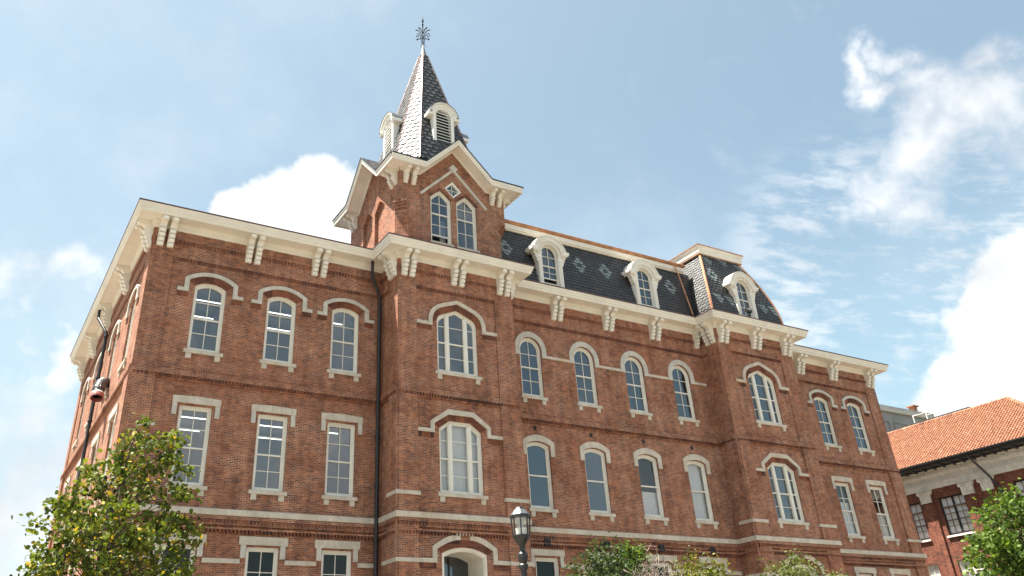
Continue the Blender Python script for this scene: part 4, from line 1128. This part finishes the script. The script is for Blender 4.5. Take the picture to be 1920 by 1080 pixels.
m = MB(); tn = []
P0, P1 = Vector((RXX, YR0, RZ+.03)), Vector((EX, Y_S, EZ+.05))
for A, B, n in ((P0, P1, 26), (Vector((RXX, Y_N, RZ+.03)), P0, 40)):
    for i in range(n):
        a, b = A.lerp(B, i/n), A.lerp(B, (i+1.08)/n); k = len(m.f); m.tube([a, b], [.13, .16], 'clay_tile', 8); v_ = rg.gauss(.5, .2); tn += [v_]*(len(m.f)-k)
m.build('ridge_tiles', rf, tones=tn)
m = MB(); m.box(RXX+.0, RXX+.3, 3.9, 14., RZ+.02, RZ+.28, 'dark_roof'); m.build('ridge_vent', rf)
m = MB()
for a, b, zt in ((7.75, 8.9, 18.75), (7.05, 7.75, 18.5)):
    m.tube([(61.6, a, 17.6), (61.6, a, zt), (61.6, b, zt), (61.6, b, 17.6)], .05, 'white_paint', 6)
m.build('roof_railing', rf)
m = MB(); m.prism(west(EX), [(-.05, EZ-.12), (.10, EZ-.12), (.16, EZ-.04), (.16, EZ+.02), (-.05, EZ+.0)], Y_S-.1, Y_N, 'black_iron'); m.box(EX+.05, NX, Y_S, Y_N, EZ-.22, EZ-.10, 'dark_roof')
y = Y_S+.3
while y < Y_N: m.prism(frame((0, y, 0), (0, 1, 0), (-1, 0, 0)), [(-EX-.15, EZ-.23), (-NX+.4, EZ-.23), (-NX+.4, EZ-.40), (-EX-.3, EZ-.33)], -.07, .07, 'dark_roof'); y += .75
m.build('eaves', NB)
m = MB(); m.tube([(EX-.02, 1.72, EZ-.15), (EX+.1, 1.7, EZ-.35), (NX-.32, 1.3, 11.9), (NX-.18, .9, 10.9), (NX-.18, .9, GZ)], .075, 'black_iron', 8); m.build('downpipe', NB)
# far grey block
GB = thing('grey_block', 'tall plain grey concrete block rising behind the clay tile roof', 'building', (78, 35, GZ))
m = MB(); m.box(62, 92.7, 25.2, 46, GZ, 26.3, 'concrete_grey'); m.box(61.7, 93., 24.9, 46.3, 26.3, 26.6, 'stone_grey'); m.box(62, 92.7, 25.3, 46, 26.6, 27.15, 'concrete_grey')
for x in (80.5, 84.2, 88.0): m.plate(front(25.2), rect(x, x+2.9, 22.6, 25.3), [rect(x+.12, x+2.78, 22.75, 25.15)], -.02, .10, 'concrete_grey')
m.build('wall', GB)
for x in (83.2, 87., 91.):
    q = MB(); q.box(x, x+1., 25.1, 25.19, 20.6, 21.9, 'interior_dark'); q.build('window', GB)
m = MB(); m.box(90.2, 90.9, 26, 26.6, 27.1, 28.0, 'clay_tile'); m.box(90.0, 91.1, 25.8, 26.8, 28.0, 28.12, 'clay_tile')
m.build('roof_vent', GB, tones=[.6]*len(m.f))

# ------------------------------------------------------------------ street lamp
lx, ly = 6.70, -14.82
LP = thing('street_lamp', 'black fluted street lamp with a six sided glass lantern before the hall', 'street lamp', (lx, ly, GZ))
m = MB()
prof = []
n = 24
for z, r in ((GZ, .20), (GZ+.35, .20), (GZ+.42, .15), (GZ+.9, .12), (GZ+1.0, .095), (2.42, .062)):
    prof.append((r, z))
P = []
for r, z in prof: P += [(lx+r*(1+.06*(k % 2)*2-.06)*math.cos(2*math.pi*k/n), ly+r*(1+.12*(k % 2)-.06)*math.sin(2*math.pi*k/n), z) for k in range(n)]
m.faces(P, [(i*n+k, i*n+(k+1) % n, (i+1)*n+(k+1) % n, (i+1)*n+k) for i in range(len(prof)-1) for k in range(n)], 'black_iron')
m.lathe((lx, ly, 0), [(.065, 2.40), (.10, 2.46), (.105, 2.52), (.075, 2.56), (.10, 2.62), (.115, 2.70), (.11, 2.75), (.07, 2.80), (.055, 2.86), (.07, 2.92), (.12, 2.98), (.17, 3.06), (.19, 3.12)], 'black_iron', 20)
m.build('pole', LP)
m = MB(); ph = R(12); n6 = 8
def hexp(r, z): return [Vector((lx+r*math.cos(ph+2*math.pi*k/n6), ly+r*math.sin(ph+2*math.pi*k/n6), z)) for k in range(n6)]
for k in range(n6):
    a, b = hexp(.188, 3.12)[k], hexp(.215, 3.52)[k]; m.tube([a, b], .016, 'black_iron', 5)
def hexring(r0, r1, z0, z1): 
    A, B = hexp(r0, z0), hexp(r1, z1); m.faces(A+B, [(k, (k+1) % n6, n6+(k+1) % n6, n6+k) for k in range(n6)], 'black_iron')
m.lathe((lx, ly, 0), [(.17, 3.08), (.205, 3.12), (.205, 3.14), (.15, 3.14)], 'black_iron', n6, ph)
m.lathe((lx, ly, 0), [(.205, 3.515), (.235, 3.525), (.235, 3.555), (.20, 3.57)], 'black_iron', n6, ph)
m.lathe((lx, ly, 0), [(.20, 3.56), (.225, 3.575), (.13, 3.69), (.10, 3.70)], 'lead_grey', n6, ph); m.lathe((lx, ly, 0), [(.11, 3.695), (.12, 3.715), (.10, 3.735), (.02, 3.745)], 'black_iron', n6, ph)
ln_ = m.build('lantern', LP)
m = MB(); A, B = hexp(.182, 3.14), hexp(.208, 3.515); m.faces(A+B, [(k, (k+1) % n6, n6+(k+1) % n6, n6+k) for k in range(n6)], 'lamp_glass'); m.build('pane', ln_)
m = MB(); m.lathe((lx, ly, 0), [(.10, 3.14), (.12, 3.15), (.13, 3.29), (.05, 3.30)], 'white_paint', 14); m.lathe((lx, ly, 0), [(.06, 3.30), (.06, 3.44), (.13, 3.5)], 'shade_fabric', 14); m.build('reflector', ln_)

# ------------------------------------------------------------------ trees and shrubs
def leaf_mesh(mb, tones, p, size, rg, kind='lobed', up=.5):
    d = Vector((rg.gauss(0, 1), rg.gauss(0, 1), rg.gauss(-.15, .7))).normalized()
    nrm = Vector((rg.gauss(0, .8), rg.gauss(0, .8), rg.gauss(up, .7))).normalized()
    sdv = d.cross(nrm)
    if sdv.length < .1: sdv = d.cross(Vector((1, 0, .2)))
    sdv.normalize(); nrm = sdv.cross(d).normalized()
    s = size*rg.uniform(.65, 1.25); f = rg.uniform(.05, .3)
    if kind == 'lobed': O = [(0, 0), (.25, .42), (.5, .30), (.72, .40), (1., .16), (1., -.16), (.72, -.40), (.5, -.30), (.25, -.42)]
    else: O = [(0, 0), (.3, .24), (.62, .22), (1., 0), (.62, -.22), (.3, -.24)]
    i0 = len(mb.v)
    mb.v += [tuple(p+d*(a*s)+sdv*(b*s)+nrm*(-abs(b)*f*s-.25*f*a*a*s)) for a, b in O]
    mid = len(O)//2
    tn = rg.random()
    if kind == 'lobed':
        fs = [(0, 1, 2, 3, 4, 5), (0, 5, 6, 7, 8)]
    else: fs = [(0, 1, 2, 3), (0, 3, 4, 5)]
    for q in fs: mb.f.append(tuple(i0+k for k in q)); mb.mi.append(0); tones.append(tn)
def limb(mb, a, b, r0, r1, rg, mt, sag=.12, n=5):
    a, b = Vector(a), Vector(b); L = (b-a).length; pts = []; off = Vector((rg.gauss(0, 1), rg.gauss(0, 1), rg.gauss(.4, .5)))*sag*L
    for i in range(n+1): t = i/n; pts.append(a.lerp(b, t)+off*math.sin(math.pi*t)*.6)
    mb.tube(pts, [r0+(r1-r0)*i/n for i in range(n+1)], mt, 6, cap=False); return pts
def tree(name, label, cat, base, trunk_top, env, leafmat, bark, ncl, per, leaf, seed, kind='lobed', r0=.09, cl=.32, group=None, stems=1, upb=.5, fill=(.25, 1.), ydep=.85, dens=None):
    """env: list of (z, xc, half_width) giving the crown's silhouette in depth base.y"""
    rg = random.Random(seed); bx, by = base
    T = thing(name, label, cat, (bx, by, GZ), group)
    wood = MB(); top = Vector(trunk_top)
    starts = []
    for s in range(stems):
        b0 = Vector((bx+(rg.uniform(-.25, .25) if stems > 1 else 0), by+(rg.uniform(-.25, .25) if stems > 1 else 0), GZ))
        t1 = top if s == 0 else top+Vector((rg.uniform(-.9, .9), rg.uniform(-.6, .6), rg.uniform(-.8, 0)))
        starts.append(limb(wood, b0, t1, r0, r0*.22, rg, bark, .03, 10))
    zs = [e[0] for e in env]
    def at(z):
        for (za, xa, ha), (zb, xb, hb) in zip(env, env[1:]):
            if za <= z <= zb: k = (z-za)/(zb-za); return xa+(xb-xa)*k, ha+(hb-ha)*k
        return env[-1][1], env[-1][2]
    leaves = MB(); leaves.mid(leafmat); tones = []
    area = [(zs[i+1]-zs[i])*((env[i][2]+env[i+1][2])/2)**2 for i in range(len(env)-1)]
    for c in range(ncl):
        i = rg.choices(range(len(area)), area)[0]; z = rg.uniform(zs[i], zs[i+1]); xc, h = at(z)
        rr = math.sqrt(rg.uniform(fill[0], fill[1])); an = rg.uniform(0, 2*math.pi)
        p = Vector((xc+h*rr*math.cos(an), by+h*ydep*rr*math.sin(an), z))
        st = rg.choice(starts); zz = max(zs[0]-.3, z-.5*h-rg.uniform(.2, .6)); q = min(st, key=lambda v: abs(v.z-zz))
        pts = limb(wood, q, p, r0*.22, .006, rg, bark, .10, 5)
        n = max(6, int(per*rg.uniform(.5, 1.4)))
        for k in range(n):
            if rg.random() < .6: o = p+Vector((rg.gauss(0, cl), rg.gauss(0, cl), rg.gauss(0, cl*.75)))
            else: o = pts[rg.choice((2, 3, 3, 4, 4, 5))]+Vector((rg.gauss(0, cl*.45), rg.gauss(0, cl*.45), rg.gauss(0, cl*.4)))
            leaf_mesh(leaves, tones, o, leaf, rg, kind, upb)
    wood.build('trunk', T, smooth=True); leaves.build('crown', T, tones=tones)
    return T
tree('tree', 'young tree with yellowing green leaves before the hall left corner', 'tree', (-.95, -6.5), (-.45, -6.5, 7.1),
     [(.9, -.5, 1.8), (2.2, -.55, 2.3), (3.2, -.55, 2.3), (4.1, -.6, 2.2), (4.8, -.5, 1.95), (5.5, -.3, 1.55), (6.2, -.05, 1.1), (7.0, .0, .68), (7.6, -.28, .15)],
     'leaf_tulip', 'bark', 260, 50, .125, 11, cl=.155, r0=.085)
tree('tree', 'leafy bright green tree at the right edge before the tile roof building', 'tree', (20.6, -18.5), (20.3, -18.5, 4.0),
     [(.4, 20.7, 1.6), (1.6, 20.6, 2.05), (2.6, 20.5, 1.95), (3.2, 20.4, 1.65), (3.8, 20.3, 1.05), (4.25, 20.2, .3)],
     'leaf_bright', 'bark', 280, 65, .105, 12, 'lobed', cl=.17, r0=.08)
tree('shrub', 'dark green shrub left of the bare twigs under the hall windows', 'shrub', (8.0, -16.0), (8.1, -16.0, 2.5),
     [(-.6, 8.0, .9), (1.2, 7.95, 1.0), (2.0, 7.95, .9), (2.5, 8.0, .6), (2.85, 8.15, .2)], 'leaf_dark', 'bark', 230, 75, .085, 13, 'plain', cl=.13, r0=.05, stems=3)
tree('shrub', 'green leafy branch with a few yellow leaves rising behind the bare twigs', 'shrub', (9.4, -15.2), (9.5, -15.2, 2.75),
     [(.8, 9.5, .25), (1.8, 9.5, .42), (2.5, 9.55, .42), (3.0, 9.5, .22), (3.2, 9.4, .08)], 'leaf_bright', 'bark', 60, 60, .09, 14, 'plain', cl=.10, r0=.04)
tree('shrub', 'yellow green shrub right of the bare twigs under the hall windows', 'shrub', (10.65, -16.2), (10.7, -16.2, 2.2),
     [(-.4, 10.6, .8), (1.4, 10.55, .9), (2.0, 10.6, .75), (2.35, 10.6, .5), (2.68, 10.5, .15)], 'leaf_yellow', 'bark', 190, 70, .085, 15, 'plain', cl=.12, r0=.05, stems=3)
tree('shrub', 'low yellow shrub in front of the bare grey twigs', 'shrub', (9.0, -17.0), (9.05, -17., 1.9),
     [(-.4, 9.0, .45), (1.3, 9.05, .5), (2.0, 9.1, .33), (2.35, 9.15, .12)], 'leaf_yellow', 'bark', 70, 60, .08, 16, 'plain', cl=.10, r0=.04, stems=2)
tree('shrub', 'pale olive shrub in front of the right bay doorway', 'shrub', (12.9, -17.0), (12.9, -17., 2.1),
     [(-.4, 12.9, 1.1), (1.2, 12.85, 1.35), (1.9, 12.85, 1.25), (2.2, 12.8, 1.0), (2.45, 12.55, .5), (2.6, 12.45, .15)], 'leaf_olive', 'bark', 280, 75, .075, 17, 'plain', cl=.13, r0=.05, stems=3)
# bare twiggy shrub
rg = random.Random(21); T = thing('bare_shrub', 'bare grey twiggy shrub between the dark and the yellow shrubs', 'shrub', (9.2, -16.1, GZ))
wd = MB()
for s in range(9):
    b = Vector((9.2+rg.gauss(0, .1), -16.1+rg.gauss(0, .1), GZ)); t = Vector((9.15+rg.uniform(-.7, .8), -16.1+rg.uniform(-.5, .5), rg.uniform(1.3, 2.0)))
    pts = limb(wd, b, t, .03, .012, rg, 'bark_pale', .05, 6)
    for k in range(16):
        q = pts[rg.choice((4, 5, 5, 6, 6))]; e = q+Vector((rg.gauss(0, .40), rg.gauss(0, .3), rg.uniform(.05, .75)))
        p2 = limb(wd, q, e, .010, .005, rg, 'bark_pale', .15, 4)
        for j in range(5):
            q2 = rg.choice(p2[1:]); limb(wd, q2, q2+Vector((rg.gauss(0, .16), rg.gauss(0, .12), rg.uniform(-.05, .24))), .006, .003, rg, 'bark_pale', .15, 3)
wd.build('branches', T)
